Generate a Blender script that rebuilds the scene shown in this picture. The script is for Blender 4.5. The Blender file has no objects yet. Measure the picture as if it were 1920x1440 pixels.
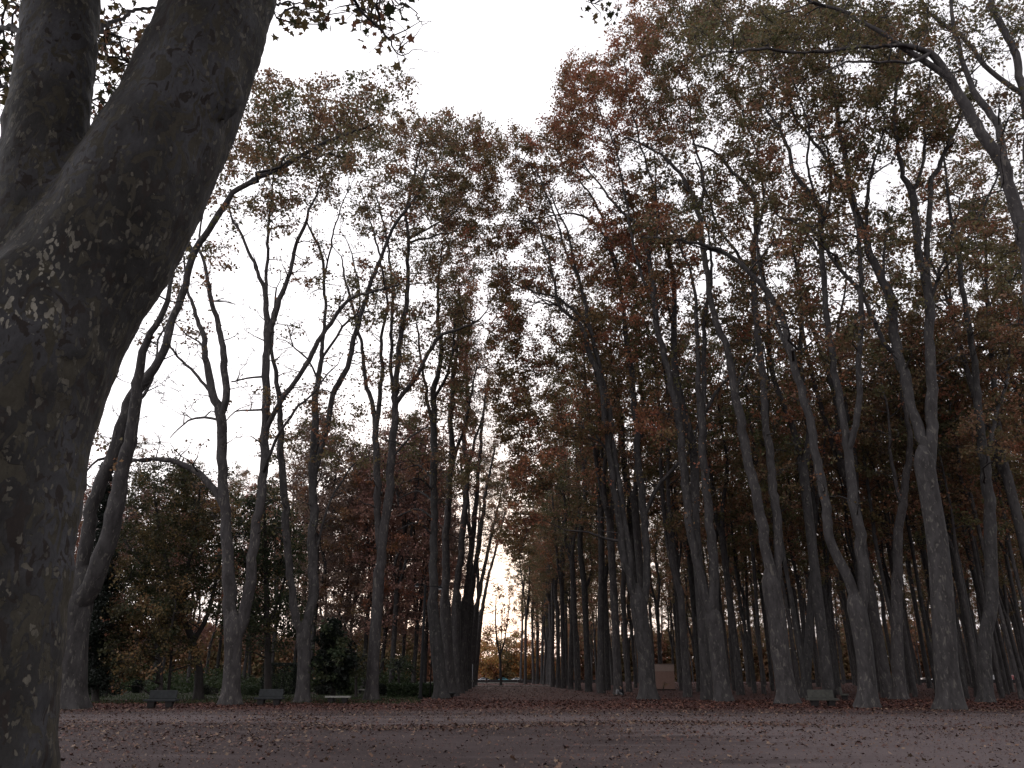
import bpy, bmesh, math, random
import numpy as np
from mathutils import Vector, Matrix
random.seed(11)
RNG = np.random.default_rng(11)
SC = bpy.context.scene
COL = SC.collection
R = math.radians

# ------------------------------------------------------------------ camera model (the photograph's, used to work out where things stand)
F, CX, CY, PITCH, EYE = 1450.0, 960.0, 720.0, math.atan(550 / 1450.0), 1.6
SP, CP = math.sin(PITCH), math.cos(PITCH)
def ray(x, y):
    u, v = (x - CX) / F, (CY - y) / F
    return np.array([u, CP - v * SP, SP + v * CP])
def P(x, y, Y):
    """point of the vertical plane at distance Y seen at (x, y); second value is its depth"""
    d = ray(x, y); t = Y / d[1]
    return np.array([d[0] * t, Y, EYE + d[2] * t]), t
def G(x, y):
    d = ray(x, y); t = -EYE / d[2]
    return np.array([d[0] * t, d[1] * t, 0.0])
def project(p):
    X, Y, Z = p[:, 0], p[:, 1], p[:, 2] - EYE
    dep = Y * CP + Z * SP
    return CX + F * X / dep, CY - F * (Z * CP - Y * SP) / dep

cam = bpy.data.cameras.new('camera'); camo = bpy.data.objects.new('camera', cam); COL.objects.link(camo)
cam.sensor_width = 36; cam.lens = 36 * F / 1920; cam.clip_end = 6000; cam.clip_start = 0.05
camo.location = (0, 0, EYE); camo.rotation_euler = (R(90) + PITCH, 0, 0)
SC.camera = camo

# ------------------------------------------------------------------ materials
def mat(name):
    m = bpy.data.materials.new(name); m.use_nodes = True
    nt = m.node_tree; nt.nodes.clear()
    out = nt.nodes.new('ShaderNodeOutputMaterial')
    b = nt.nodes.new('ShaderNodeBsdfPrincipled'); nt.links.new(b.outputs[0], out.inputs[0])
    b.inputs['Specular IOR Level'].default_value = 0.25
    return m, nt, b, out
def N(nt, t, **kw):
    n = nt.nodes.new(t)
    for k, v in kw.items():
        if k in n.inputs: n.inputs[k].default_value = v
        else: setattr(n, k, v)
    return n
def ramp(nt, src, stops):
    r = nt.nodes.new('ShaderNodeValToRGB'); nt.links.new(src, r.inputs[0])
    e = r.color_ramp.elements
    while len(e) < len(stops): e.new(0.5)
    for i, (p, c) in enumerate(stops):
        e[i].position = p; e[i].color = (c[0], c[1], c[2], 1) if len(c) == 3 else c
    return r
def mixc(nt, fac, a, b, mode='MIX'):
    m = nt.nodes.new('ShaderNodeMix'); m.data_type = 'RGBA'; m.blend_type = mode
    if isinstance(fac, (int, float)): m.inputs[0].default_value = fac
    else: nt.links.new(fac, m.inputs[0])
    for s, i in ((a, 6), (b, 7)):
        if isinstance(s, tuple): m.inputs[i].default_value = (s[0], s[1], s[2], 1)
        else: nt.links.new(s, m.inputs[i])
    return m.outputs[2]
def mapped(nt, scale=(1, 1, 1)):
    tc = nt.nodes.new('ShaderNodeTexCoord'); mp = nt.nodes.new('ShaderNodeMapping')
    mp.inputs['Scale'].default_value = scale; nt.links.new(tc.outputs['Object'], mp.inputs[0])
    return mp.outputs[0]
def bump(nt, b, src, strength=0.3, dist=0.02):
    bp = nt.nodes.new('ShaderNodeBump'); bp.inputs['Strength'].default_value = strength; bp.inputs['Distance'].default_value = dist
    nt.links.new(src, bp.inputs['Height']); nt.links.new(bp.outputs[0], b.inputs['Normal'])

def make_bark(name, dark, mid, pale, s=1.0, amount=0.6):
    m, nt, b, out = mat(name)
    co = mapped(nt, (3.2 * s, 3.2 * s, 1.3 * s))
    n1 = N(nt, 'ShaderNodeTexNoise', Scale=1.0, Detail=5.0, Roughness=0.65); nt.links.new(co, n1.inputs[0])
    n2 = N(nt, 'ShaderNodeTexNoise', Scale=1.9, Detail=3.0, Roughness=0.6, Distortion=0.8); nt.links.new(co, n2.inputs[0])
    c1 = ramp(nt, n1.outputs[0], [(0.36, dark), (0.62, mid)])
    k = ramp(nt, n2.outputs[0], [(amount, (0, 0, 0)), (amount + 0.045, (1, 1, 1))])
    c2 = mixc(nt, k.outputs[0], c1.outputs[0], pale)
    oi = nt.nodes.new('ShaderNodeObjectInfo')
    r = ramp(nt, oi.outputs['Random'], [(0.0, (0.8, 0.8, 0.8)), (1.0, (1.15, 1.1, 1.1))])
    c3 = mixc(nt, 1.0, c2, r.outputs[0], 'MULTIPLY')
    nt.links.new(c3, b.inputs['Base Color']); b.inputs['Roughness'].default_value = 0.85
    bump(nt, b, n2.outputs[0], 0.25, 0.03)
    return m
BARK = make_bark('bark', (0.022, 0.020, 0.020), (0.046, 0.043, 0.043), (0.085, 0.079, 0.070), 1.0, 0.585)
BARKD = make_bark('dark_bark', (0.022, 0.019, 0.018), (0.036, 0.032, 0.03), (0.055, 0.05, 0.045), 1.0, 0.62)

def make_big_bark(drifts):
    m, nt, b, out = mat('flaking_plane_bark')
    def mth(op, a, b_):
        n = nt.nodes.new('ShaderNodeMath'); n.operation = op
        for i, v in enumerate((a, b_)):
            if isinstance(v, (int, float)): n.inputs[i].default_value = v
            else: nt.links.new(v, n.inputs[i])
        return n.outputs[0]
    co = mapped(nt, (1, 1, 0.55))
    dn = N(nt, 'ShaderNodeTexNoise', Scale=12.0, Detail=5.0); nt.links.new(co, dn.inputs[0])
    va = nt.nodes.new('ShaderNodeVectorMath'); va.operation = 'MULTIPLY_ADD'
    nt.links.new(dn.outputs['Color'], va.inputs[0]); va.inputs[1].default_value = (0.13, 0.13, 0.13); nt.links.new(co, va.inputs[2])
    big = N(nt, 'ShaderNodeTexNoise', Scale=1.7, Detail=4.0); nt.links.new(co, big.inputs[0])
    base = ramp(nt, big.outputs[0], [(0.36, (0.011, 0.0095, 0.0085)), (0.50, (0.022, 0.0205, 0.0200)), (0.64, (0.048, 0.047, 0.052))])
    pn = N(nt, 'ShaderNodeTexNoise', Scale=7.5, Detail=4.0, Roughness=0.55, Distortion=1.2); nt.links.new(co, pn.inputs[0])
    pk = ramp(nt, pn.outputs[0], [(0.545, (0, 0, 0)), (0.565, (1, 1, 1))])
    c = mixc(nt, pk.outputs[0], base.outputs[0], (0.036, 0.031, 0.022))
    pk2 = ramp(nt, pn.outputs[0], [(0.40, (1, 1, 1)), (0.42, (0, 0, 0))])
    c = mixc(nt, pk2.outputs[0], c, (0.017, 0.012, 0.010))
    v2 = N(nt, 'ShaderNodeTexVoronoi', Scale=30.0); nt.links.new(va.outputs[0], v2.inputs['Vector'])
    sep2 = nt.nodes.new('ShaderNodeSeparateColor'); nt.links.new(v2.outputs['Color'], sep2.inputs[0])
    dr = N(nt, 'ShaderNodeTexNoise', Scale=1.4, Detail=3.0); nt.links.new(co, dr.inputs[0])
    tc = nt.nodes.new('ShaderNodeTexCoord'); nearo = 0.0
    for drift in drifts:
        ds = nt.nodes.new('ShaderNodeVectorMath'); ds.operation = 'DISTANCE'
        nt.links.new(tc.outputs['Object'], ds.inputs[0]); ds.inputs[1].default_value = tuple(drift)
        near = N(nt, 'ShaderNodeMapRange'); nt.links.new(ds.outputs['Value'], near.inputs[0])
        for k, v in zip((1, 2, 3, 4), (0.04, 0.22, 0.38, 0.0)): near.inputs[k].default_value = v
        nearo = mth('MAXIMUM', near.outputs[0], nearo)
    dens = N(nt, 'ShaderNodeMapRange'); nt.links.new(dr.outputs[0], dens.inputs[0])
    for k, v in zip((1, 2, 3, 4), (0.38, 0.60, 0.10, 0.46)): dens.inputs[k].default_value = v
    lt = mth('LESS_THAN', sep2.outputs[2], mth('ADD', dens.outputs[0], nearo))
    vd = ramp(nt, v2.outputs['Distance'], [(0.44, (1, 1, 1)), (0.52, (0, 0, 0))])
    mm = mth('MULTIPLY', lt, vd.outputs[0])
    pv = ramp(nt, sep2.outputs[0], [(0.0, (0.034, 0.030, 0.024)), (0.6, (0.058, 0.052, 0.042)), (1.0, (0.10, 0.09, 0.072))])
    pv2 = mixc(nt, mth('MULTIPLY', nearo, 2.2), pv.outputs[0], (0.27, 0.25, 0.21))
    c = mixc(nt, mm, c, pv2)
    fine = N(nt, 'ShaderNodeTexNoise', Scale=45.0, Detail=5.0, Roughness=0.7); nt.links.new(co, fine.inputs[0])
    fr = ramp(nt, fine.outputs[0], [(0.3, (0.7, 0.7, 0.7)), (0.7, (1.25, 1.25, 1.25))])
    c = mixc(nt, 1.0, c, fr.outputs[0], 'MULTIPLY')
    nt.links.new(c, b.inputs['Base Color']); b.inputs['Roughness'].default_value = 0.72
    h = mth('ADD', mth('MULTIPLY', mm, -0.3), mth('ADD', mth('MULTIPLY', pk.outputs[0], -0.25), dn.outputs[0]))
    bump(nt, b, h, 0.6, 0.02)
    return m
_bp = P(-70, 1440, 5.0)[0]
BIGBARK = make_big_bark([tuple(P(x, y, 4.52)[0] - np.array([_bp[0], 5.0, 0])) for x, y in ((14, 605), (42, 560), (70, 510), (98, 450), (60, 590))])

def leaf_mat(name, transl=0.38, rough=0.55):
    m, nt, b, out = mat(name)
    at = nt.nodes.new('ShaderNodeAttribute'); at.attribute_name = 'tint'
    oi = nt.nodes.new('ShaderNodeObjectInfo')
    r = ramp(nt, oi.outputs['Random'], [(0.0, (0.85, 0.95, 0.9)), (0.5, (1.0, 1.0, 1.0)), (1.0, (1.2, 0.95, 0.9))])
    c = mixc(nt, 1.0, at.outputs['Color'], r.outputs[0], 'MULTIPLY')
    nt.links.new(c, b.inputs['Base Color']); b.inputs['Roughness'].default_value = rough
    tr = nt.nodes.new('ShaderNodeBsdfTranslucent'); nt.links.new(c, tr.inputs[0])
    mx = nt.nodes.new('ShaderNodeMixShader'); mx.inputs[0].default_value = transl
    nt.links.new(b.outputs[0], mx.inputs[1]); nt.links.new(tr.outputs[0], mx.inputs[2]); nt.links.new(mx.outputs[0], out.inputs[0])
    return m
LEAF = leaf_mat('leaves')
LITTER = leaf_mat('dry_leaves', 0.05, 0.7)

def plain(name, col, rough=0.8, noise=0.25, scale=6.0, metal=0.0, bmp=0.2):
    m, nt, b, out = mat(name)
    co = mapped(nt)
    n = N(nt, 'ShaderNodeTexNoise', Scale=scale, Detail=6.0, Roughness=0.65); nt.links.new(co, n.inputs[0])
    lo = tuple(c * (1 - noise) for c in col); hi = tuple(c * (1 + noise) for c in col)
    c = ramp(nt, n.outputs[0], [(0.3, lo), (0.7, hi)]); nt.links.new(c.outputs[0], b.inputs['Base Color'])
    b.inputs['Roughness'].default_value = rough; b.inputs['Metallic'].default_value = metal
    if bmp: bump(nt, b, n.outputs[0], bmp, 0.01)
    return m
STONE = plain('weathered_stone', (0.020, 0.022, 0.023), 0.85, 0.35, 5)
STONEG = plain('mossy_stone', (0.046, 0.046, 0.040), 0.85, 0.35, 5)
STONEP = plain('pale_stone', (0.17, 0.165, 0.15), 0.8, 0.25, 5)
STONED = plain('dark_stone', (0.018, 0.016, 0.016), 0.9, 0.3, 5)
IRON = plain('dark_iron', (0.004, 0.004, 0.0045), 0.85, 0.2, 8, 0.0)
GREYP = plain('grey_paint', (0.3, 0.31, 0.33), 0.5, 0.1, 8)
WHITEP = plain('white_lamp_glass', (0.6, 0.6, 0.62), 0.3, 0.05, 8, 0, 0)
KIOSK = plain('tan_pink_render', (0.26, 0.165, 0.135), 0.85, 0.12, 2)
KIOSKL = plain('pale_tan_render', (0.32, 0.24, 0.205), 0.85, 0.12, 2)
KIOSKD = plain('brown_metal_door', (0.10, 0.075, 0.06), 0.7, 0.15, 3)
RUBBER = plain('rubber', (0.012, 0.012, 0.012), 0.8, 0.1, 20, 0, 0)
GLASSM = plain('car_window', (0.02, 0.025, 0.03), 0.1, 0.05, 3, 0, 0)
SKIN = plain('skin', (0.32, 0.19, 0.13), 0.6, 0.05, 8, 0, 0)
HAIR = plain('dark_hair', (0.015, 0.011, 0.009), 0.6, 0.3, 60)
CLOTHD = plain('black_cloth', (0.012, 0.012, 0.015), 0.9, 0.3, 20)
CLOTHW = plain('pale_cloth', (0.15, 0.15, 0.155), 0.9, 0.1, 20)

def ground_mat():
    m, nt, b, out = mat('trodden_earth')
    tc = nt.nodes.new('ShaderNodeTexCoord'); sx = nt.nodes.new('ShaderNodeSeparateXYZ'); nt.links.new(tc.outputs['Object'], sx.inputs[0])
    def mr(src, a, b_, c, d):
        n = N(nt, 'ShaderNodeMapRange'); nt.links.new(src, n.inputs[0])
        for i, v in zip((1, 2, 3, 4), (a, b_, c, d)): n.inputs[i].default_value = v
        return n.outputs[0]
    def mth(op, a, b_):
        n = nt.nodes.new('ShaderNodeMath'); n.operation = op
        for i, v in enumerate((a, b_)):
            if isinstance(v, (int, float)): n.inputs[i].default_value = v
            else: nt.links.new(v, n.inputs[i])
        return n.outputs[0]
    nb = N(nt, 'ShaderNodeTexNoise', Scale=0.16, Detail=4.0, Roughness=0.6); nt.links.new(tc.outputs['Object'], nb.inputs[0])
    mp = nt.nodes.new('ShaderNodeMapping'); mp.inputs['Scale'].default_value = (0.09, 0.5, 1); nt.links.new(tc.outputs['Object'], mp.inputs[0])
    ns = N(nt, 'ShaderNodeTexNoise', Scale=1.0, Detail=5.0, Roughness=0.6); nt.links.new(mp.outputs[0], ns.inputs[0])
    nf = N(nt, 'ShaderNodeTexNoise', Scale=14.0, Detail=6.0, Roughness=0.75); nt.links.new(tc.outputs['Object'], nf.inputs[0])
    # pale packed gravel lane that crosses in front of the trees and widens on one side; moist dark earth nearer
    lane = mth('MULTIPLY', mr(sx.outputs[1], 29.5, 34.5, 0, 1), mr(sx.outputs[1], 35, 42, 1, 0))
    rightw = mth('MULTIPLY', mr(sx.outputs[0], 1, 9, 0, 1), mr(sx.outputs[1], 36, 41, 1, 0))
    pale = mth('MAXIMUM', mth('MULTIPLY', lane, 0.9), rightw)
    pale = mth('ADD', pale, mth('MULTIPLY', mth('SUBTRACT', ns.outputs[0], 0.5), 2.6))
    pf = ramp(nt, pale, [(0.15, (0, 0, 0)), (0.85, (1, 1, 1))])
    moist = ramp(nt, nb.outputs[0], [(0.35, (0.032, 0.023, 0.023)), (0.65, (0.056, 0.042, 0.042))])
    c = mixc(nt, pf.outputs[0], moist.outputs[0], (0.092, 0.073, 0.073))
    # leaf mould under the trees
    mould = mth('ADD', mr(sx.outputs[1], 39.5, 47, 0, 1), mth('MULTIPLY', mth('SUBTRACT', ns.outputs[0], 0.5), 0.8))
    mf = ramp(nt, mould, [(0.2, (0, 0, 0)), (0.8, (1, 1, 1))])
    mc = ramp(nt, nb.outputs[0], [(0.3, (0.045, 0.022, 0.020)), (0.7, (0.062, 0.036, 0.033))])
    c = mixc(nt, mf.outputs[0], c, mc.outputs[0])
    fr = ramp(nt, nf.outputs[0], [(0.3, (0.72, 0.72, 0.72)), (0.7, (1.25, 1.25, 1.25))])
    c = mixc(nt, 1.0, c, fr.outputs[0], 'MULTIPLY')
    nt.links.new(c, b.inputs['Base Color']); b.inputs['Roughness'].default_value = 0.95; b.inputs['Specular IOR Level'].default_value = 0.1
    bump(nt, b, nf.outputs[0], 0.6, 0.03)
    return m
GROUND = ground_mat()
AVENUE = None
GRASSM = plain('thin_grass_soil', (0.020, 0.019, 0.014), 0.95, 0.4, 1.5, 0, 0.4)

# ------------------------------------------------------------------ mesh helpers
def link(name, me, parent=None, loc=None):
    o = bpy.data.objects.new(name, me); COL.objects.link(o)
    if parent is not None: o.parent = parent
    if loc is not None: o.location = loc
    return o
def tag(o, label=None, cat=None, group=None, kind=None):
    for k, v in (('label', label), ('category', cat), ('group', group), ('kind', kind)):
        if v: o[k] = v
    return o
def thing(name, loc, label, cat, group=None, rz=0.0):
    o = bpy.data.objects.new(name, None); COL.objects.link(o); o.location = tuple(loc); o.rotation_euler = (0, 0, rz)
    o.empty_display_size = 0.3
    return tag(o, label, cat, group)
def smooth(me):
    me.polygons.foreach_set('use_smooth', np.ones(len(me.polygons), dtype=bool))

class Bag:
    """collects boxes, tubes, prisms; build() links them as ONE mesh object"""
    def __init__(s): s.bm = bmesh.new()
    def box(s, c, d, bev=0.0, rot=None, taper=None):
        r = bmesh.ops.create_cube(s.bm, size=1.0); vs = r['verts']
        for v in vs:
            k = 1.0
            if taper and v.co.z < 0: k = taper
            v.co = Vector((v.co.x * d[0] * k, v.co.y * d[1] * k, v.co.z * d[2]))
        if bev:
            es = list({e for v in vs for e in v.link_edges})
            rb = bmesh.ops.bevel(s.bm, geom=es, offset=bev, segments=2, affect='EDGES', profile=0.6)
            vs = rb['verts'] if rb['verts'] else vs
            vs = list({v for f in rb['faces'] for v in f.verts} | set(v for v in vs if v.is_valid))
        M = Matrix.Translation(c) @ (rot.to_4x4() if rot else Matrix.Identity(4))
        for v in vs: v.co = M @ v.co
        return s
    def tube(s, pts, rad, n=10):
        v, f = tube(np.array(pts, float), np.array(rad, float) if hasattr(rad, '__len__') else np.full(len(pts), rad), n)
        bv = [s.bm.verts.new(tuple(p)) for p in v]
        for q in f:
            try: s.bm.faces.new([bv[i] for i in q])
            except ValueError: pass
        for ring in (bv[:n][::-1], bv[-n:]):
            try: s.bm.faces.new(ring)
            except ValueError: pass
        return s
    def prism(s, outline, y0, y1, bev=0.0):
        a = [s.bm.verts.new((x, y0, z)) for x, z in outline]; b = [s.bm.verts.new((x, y1, z)) for x, z in outline]
        n = len(a); fs = [s.bm.faces.new(a), s.bm.faces.new(b[::-1])]
        for i in range(n): fs.append(s.bm.faces.new((a[i], b[i], b[(i + 1) % n], a[(i + 1) % n])))
        if bev:
            es = list({e for f in fs for e in f.edges}); bmesh.ops.bevel(s.bm, geom=es, offset=bev, segments=2, affect='EDGES')
        return s
    def build(s, name, m, parent=None, sm=False):
        bmesh.ops.recalc_face_normals(s.bm, faces=s.bm.faces[:])
        me = bpy.data.meshes.new(name); s.bm.to_mesh(me); s.bm.free(); me.materials.append(m)
        if sm: smooth(me)
        return link(name, me, parent)

def resample(pts, rad, step):
    """Catmull-Rom through pts (k,3) with radii"""
    pts = np.asarray(pts, float); rad = np.asarray(rad, float)
    if len(pts) < 3:
        n = max(2, int(np.linalg.norm(pts[-1] - pts[0]) / step) + 1); t = np.linspace(0, 1, n)[:, None]
        return pts[0] * (1 - t) + pts[-1] * t, rad[0] * (1 - t[:, 0]) + rad[-1] * t[:, 0]
    p = np.vstack([2 * pts[0] - pts[1], pts, 2 * pts[-1] - pts[-2]])
    op, orr = [], []
    for i in range(len(pts) - 1):
        a, b, c, d = p[i], p[i + 1], p[i + 2], p[i + 3]
        n = max(1, int(round(np.linalg.norm(c - b) / step)))
        t = (np.arange(n) / n)[:, None]
        op.append(0.5 * (2 * b + (c - a) * t + (2 * a - 5 * b + 4 * c - d) * t ** 2 + (3 * b - a - 3 * c + d) * t ** 3))
        orr.append(rad[i] * (1 - t[:, 0]) + rad[i + 1] * t[:, 0])
    op.append(pts[-1:]); orr.append(rad[-1:])
    return np.vstack(op), np.concatenate(orr)

def tube(pts, rad, n=8, lobes=None):
    k = len(pts)
    tan = np.gradient(pts, axis=0); tan /= (np.linalg.norm(tan, axis=1)[:, None] + 1e-9)
    ref = np.array([1.0, 0, 0]) if abs(tan[0][0]) < 0.9 else np.array([0, 1.0, 0])
    u = ref - tan * (tan @ ref)[:, None]; u /= (np.linalg.norm(u, axis=1)[:, None] + 1e-9)
    w = np.cross(tan, u)
    th = np.arange(n) * 2 * math.pi / n
    rr = rad[:, None] * np.ones(n)[None, :]
    if lobes is not None: rr = rr * lobes(np.arange(k), th, pts)
    v = pts[:, None, :] + rr[:, :, None] * (np.cos(th)[None, :, None] * u[:, None, :] + np.sin(th)[None, :, None] * w[:, None, :])
    i = np.arange(k - 1)[:, None] * n; j = np.arange(n)[None, :]; j2 = (j + 1) % n
    f = np.stack([i + j, i + j2, i + n + j2, i + n + j], axis=-1).reshape(-1, 4)
    return v.reshape(-1, 3), f

class Tubes:
    def __init__(s): s.v, s.f, s.n = [], [], 0
    def add(s, v, f): s.v.append(v); s.f.append(f + s.n); s.n += len(v)

LEAFQ = np.array([(-0.05, 0, 0), (0.45, 0.42, 0.10), (1.0, 0.02, -0.12), (0.40, -0.45, 0.08)])
LEAF7 = np.array([(0, 0, 0), (0.02, 0.46, 0.10), (0.42, 0.30, 0.04), (0.62, 0.52, 0.0), (0.70, 0.16, 0.0), (1.05, 0.0, -0.16),
                  (0.70, -0.18, 0.0), (0.60, -0.52, 0.04), (0.40, -0.28, 0.04), (0.0, -0.46, 0.12)])
def leaf_geo(cen, size, nrm, shape, rng):
    """cen (n,3), size (n,), nrm (n,3) leaf normals"""
    n = len(cen); nrm = nrm / (np.linalg.norm(nrm, axis=1)[:, None] + 1e-9)
    a = rng.normal(size=(n, 3)); x = a - nrm * (a * nrm).sum(1)[:, None]; x /= (np.linalg.norm(x, axis=1)[:, None] + 1e-9)
    y = np.cross(nrm, x)
    sq = rng.uniform(0.75, 1.15, n)
    v = cen[:, None, :] + size[:, None, None] * (shape[None, :, 0, None] * x[:, None, :] + (sq[:, None] * shape[None, :, 1])[:, :, None] * y[:, None, :] + shape[None, :, 2, None] * nrm[:, None, :])
    return v.reshape(-1, 3)

def mesh_from(name, parts, mats):
    """parts: list of (verts, face array (n,k), material index, tint (n,3) or None)"""
    nv = sum(len(p[0]) for p in parts); me = bpy.data.meshes.new(name)
    V = np.vstack([p[0] for p in parts]).astype(np.float32)
    loops, starts, mi, col, off, ls = [], [], [], [], 0, 0
    for v, f, m, c in parts:
        k = f.shape[1]; loops.append((f + off).reshape(-1)); starts.append(ls + np.arange(len(f)) * k); ls += len(f) * k
        mi.append(np.full(len(f), m)); col.append(np.ones((len(f), 3)) * 0.1 if c is None else c); off += len(v)
    loops = np.concatenate(loops).astype(np.int32); starts = np.concatenate(starts).astype(np.int32)
    me.vertices.add(nv); me.vertices.foreach_set('co', V.reshape(-1))
    me.loops.add(len(loops)); me.loops.foreach_set('vertex_index', loops)
    me.polygons.add(len(starts)); me.polygons.foreach_set('loop_start', starts)
    me.polygons.foreach_set('material_index', np.concatenate(mi).astype(np.int32))
    for m in mats: me.materials.append(m)
    me.update(calc_edges=True)
    a = me.attributes.new('tint', 'FLOAT_COLOR', 'FACE')
    C = np.hstack([np.vstack(col), np.ones((len(starts), 1))]).astype(np.float32); a.data.foreach_set('color', C.reshape(-1))
    return me

PAL = {
 'autumn': [(0.175, 0.110, 0.062), (0.150, 0.108, 0.056), (0.130, 0.106, 0.052), (0.185, 0.100, 0.062), (0.112, 0.098, 0.048)],
 'rust':   [(0.255, 0.135, 0.072), (0.225, 0.115, 0.070), (0.195, 0.122, 0.062), (0.265, 0.120, 0.076)],
 'red':    [(0.235, 0.145, 0.125), (0.200, 0.130, 0.108), (0.245, 0.160, 0.120), (0.175, 0.112, 0.098)],
 'olive':  [(0.135, 0.112, 0.050), (0.112, 0.100, 0.046), (0.155, 0.112, 0.052), (0.096, 0.092, 0.042)],
 'green':  [(0.032, 0.044, 0.020), (0.040, 0.050, 0.024), (0.050, 0.052, 0.026)],
 'black':  [(0.008, 0.012, 0.008), (0.011, 0.014, 0.010)],
 'yellow': [(0.36, 0.22, 0.07), (0.32, 0.17, 0.06), (0.27, 0.20, 0.07), (0.35, 0.14, 0.05)],
 'hedge':  [(0.022, 0.036, 0.015), (0.030, 0.044, 0.018)],
 'litter': [(0.085, 0.042, 0.032), (0.070, 0.032, 0.026), (0.11, 0.062, 0.042), (0.05, 0.024, 0.02), (0.036, 0.02, 0.018), (0.15, 0.10, 0.07)],
}
def tints(pal, ids, rng, var=0.18):
    """one palette colour per cluster id, varied leaf by leaf"""
    p = np.array(PAL[pal]); k = rng.integers(0, len(p), ids.max() + 1) if len(ids) else np.array([0])
    c = p[k[ids]]; mixin = rng.random(len(ids)) < 0.3
    c = np.where(mixin[:, None], p[rng.integers(0, len(p), len(ids))], c)
    return np.clip(c * rng.uniform(1 - var, 1 + var, (len(ids), 1)), 0, 1)

# ------------------------------------------------------------------ trees
class Skeleton:
    def __init__(s): s.p, s.r = [], []
    def add(s, pts, rad): s.p.append(pts); s.r.append(rad)
    def arr(s): return np.vstack(s.p), np.concatenate(s.r)

def flare_lobes(ph, amp=0.9, hs=0.4, k=5, base_z=0.0):
    def f(i, th, pts):
        h = np.maximum(pts[:, 2] - base_z, 0)[:, None]
        body = 1 + 0.05 * np.sin(3 * th[None, :] + ph + 0.35 * h) + 0.035 * np.sin(5 * th[None, :] - 0.5 * h + 2 * ph)
        return body + np.exp(-h / hs) * amp * (0.25 + 0.6 * np.maximum(0, np.sin(k * th[None, :] + ph)))
    return f
def body_lobes(ph):
    def f(i, th, pts):
        h = pts[:, 2][:, None]
        return 1 + 0.06 * np.sin(2 * th[None, :] + ph + 0.4 * h) + 0.04 * np.sin(3 * th[None, :] - 0.7 * h) + 0.03 * np.sin(2.1 * h + ph)
    return f

def cap_end(p, r):
    d = p[-1] - p[-3]; d /= np.linalg.norm(d); R_ = r[-1]
    return (np.vstack([p, p[-1] + d * R_ * 0.7, p[-1] + d * R_ * 1.4, p[-1] + d * R_ * 2.0, p[-1] + d * R_ * 2.3]), np.concatenate([r, [R_ * 0.86, R_ * 0.62, R_ * 0.34, 0.01]]))

def grow_crown(skel, attract, rng, nleaf=90, spread=0.75, size=(0.13, 0.23), pal='autumn', twigs=5, shape=LEAFQ, keep=None, reach=9.0, droop=0.0,
               pals=None, minz=2.0, flat=0.75, lw=None):
    """connect every attractor to the nearest lower piece of the skeleton, then hang twigs and leaves round it"""
    np_, nr = skel.arr()
    bt = Tubes()
    d0 = np.array([np.min(np.linalg.norm(np_ - a, axis=1)) for a in attract])
    order = np.argsort(d0)
    segs_a, segs_b, ids, idn, wl = [], [], [], 0, []
    leafpal = []
    for oi in order:
        a = attract[oi]
        dv = a - np_; dist = np.linalg.norm(dv, axis=1)
        cost = dist + np.where(dv[:, 2] < 0.15 * dist, 4.0 + dist * 0.8, 0) + np.where(nr > 0.2, 0.6, 0)
        j = int(np.argmin(cost)); L = dist[j]
        if L > reach: 
            continue
        if L > 0.3:
            p0 = np_[j]; n = max(3, int(L / 0.8) + 1); t = np.linspace(0, 1, n + 1)[:, None]
            perp = rng.normal(size=3) * 0.13 * L; perp[2] = abs(perp[2]) * 0.7
            mid = p0 * 0.5 + a * 0.5 + perp
            pts = (1 - t) ** 2 * p0 + 2 * t * (1 - t) * mid + t ** 2 * a
            pts[1:-1] += rng.normal(size=(n - 1, 3)) * 0.05 * min(L, 3)
            r0 = min(nr[j] * 0.8, 0.03 + 0.015 * L); rad = np.linspace(r0, 0.017, n + 1)
            v, f = tube(pts, rad, 5 if r0 > 0.04 else 4); bt.add(v, f)
            np_ = np.vstack([np_, pts[1:]]); nr = np.concatenate([nr, rad[1:]])
        for q in range(twigs):
            d = rng.normal(size=3); d[2] = d[2] * flat + 0.25 - droop; d /= np.linalg.norm(d)
            l = rng.uniform(0.5, 1.25) * spread / 0.75
            m_ = a + d * l * 0.5 + rng.normal(size=3) * 0.08; e = a + d * l + np.array([0, 0, -0.08 * l])
            v, f = tube(np.array([a, m_, e]), np.array([0.016, 0.012, 0.006]) * min(1.0, spread / 0.6), 3); bt.add(v, f)
            segs_a.append(a); segs_b.append(e); ids.append(idn)
        leafpal.append(0); idn += 1; wl.append(1.0 if lw is None else lw[oi])
    if not segs_a: return None
    A, B, I = np.array(segs_a), np.array(segs_b), np.array(ids)
    k = max(1, int(nleaf / twigs)); A, B, I = np.repeat(A, k, 0), np.repeat(B, k, 0), np.repeat(I, k)
    dens = (rng.uniform(0.35, 1.3, idn) * np.array(wl))[I] * 0.77
    keepm = rng.random(len(A)) < dens; A, B, I = A[keepm], B[keepm], I[keepm]
    t = rng.uniform(0.05, 1.15, (len(A), 1)); c = A * (1 - t) + B * t + rng.normal(size=(len(A), 3)) * np.array([0.26, 0.26, 0.15]) * spread / 0.75
    ok = c[:, 2] > minz
    if keep is not None: ok &= keep(c, rng)
    c, I = c[ok], I[ok]
    nrm = rng.normal(size=(len(c), 3)); nrm[:, 2] = np.abs(nrm[:, 2]) * 0.9 + 0.15
    sz = rng.uniform(size[0], size[1], len(c)); 
    lv = leaf_geo(c, sz, nrm, shape, rng)
    lf = np.arange(len(lv)).reshape(-1, len(shape))
    if pals:
        nm = list(pals); ch = rng.choice(len(nm), idn, p=np.array([pals[q] for q in nm]) / sum(pals.values()))[I]
        tc = np.zeros((len(c), 3))
        for q, nme in enumerate(nm):
            w = ch == q
            if w.any(): tc[w] = tints(nme, I[w], rng)
    else: tc = tints(pal, I, rng)
    return bt, lv, lf, tc

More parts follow.
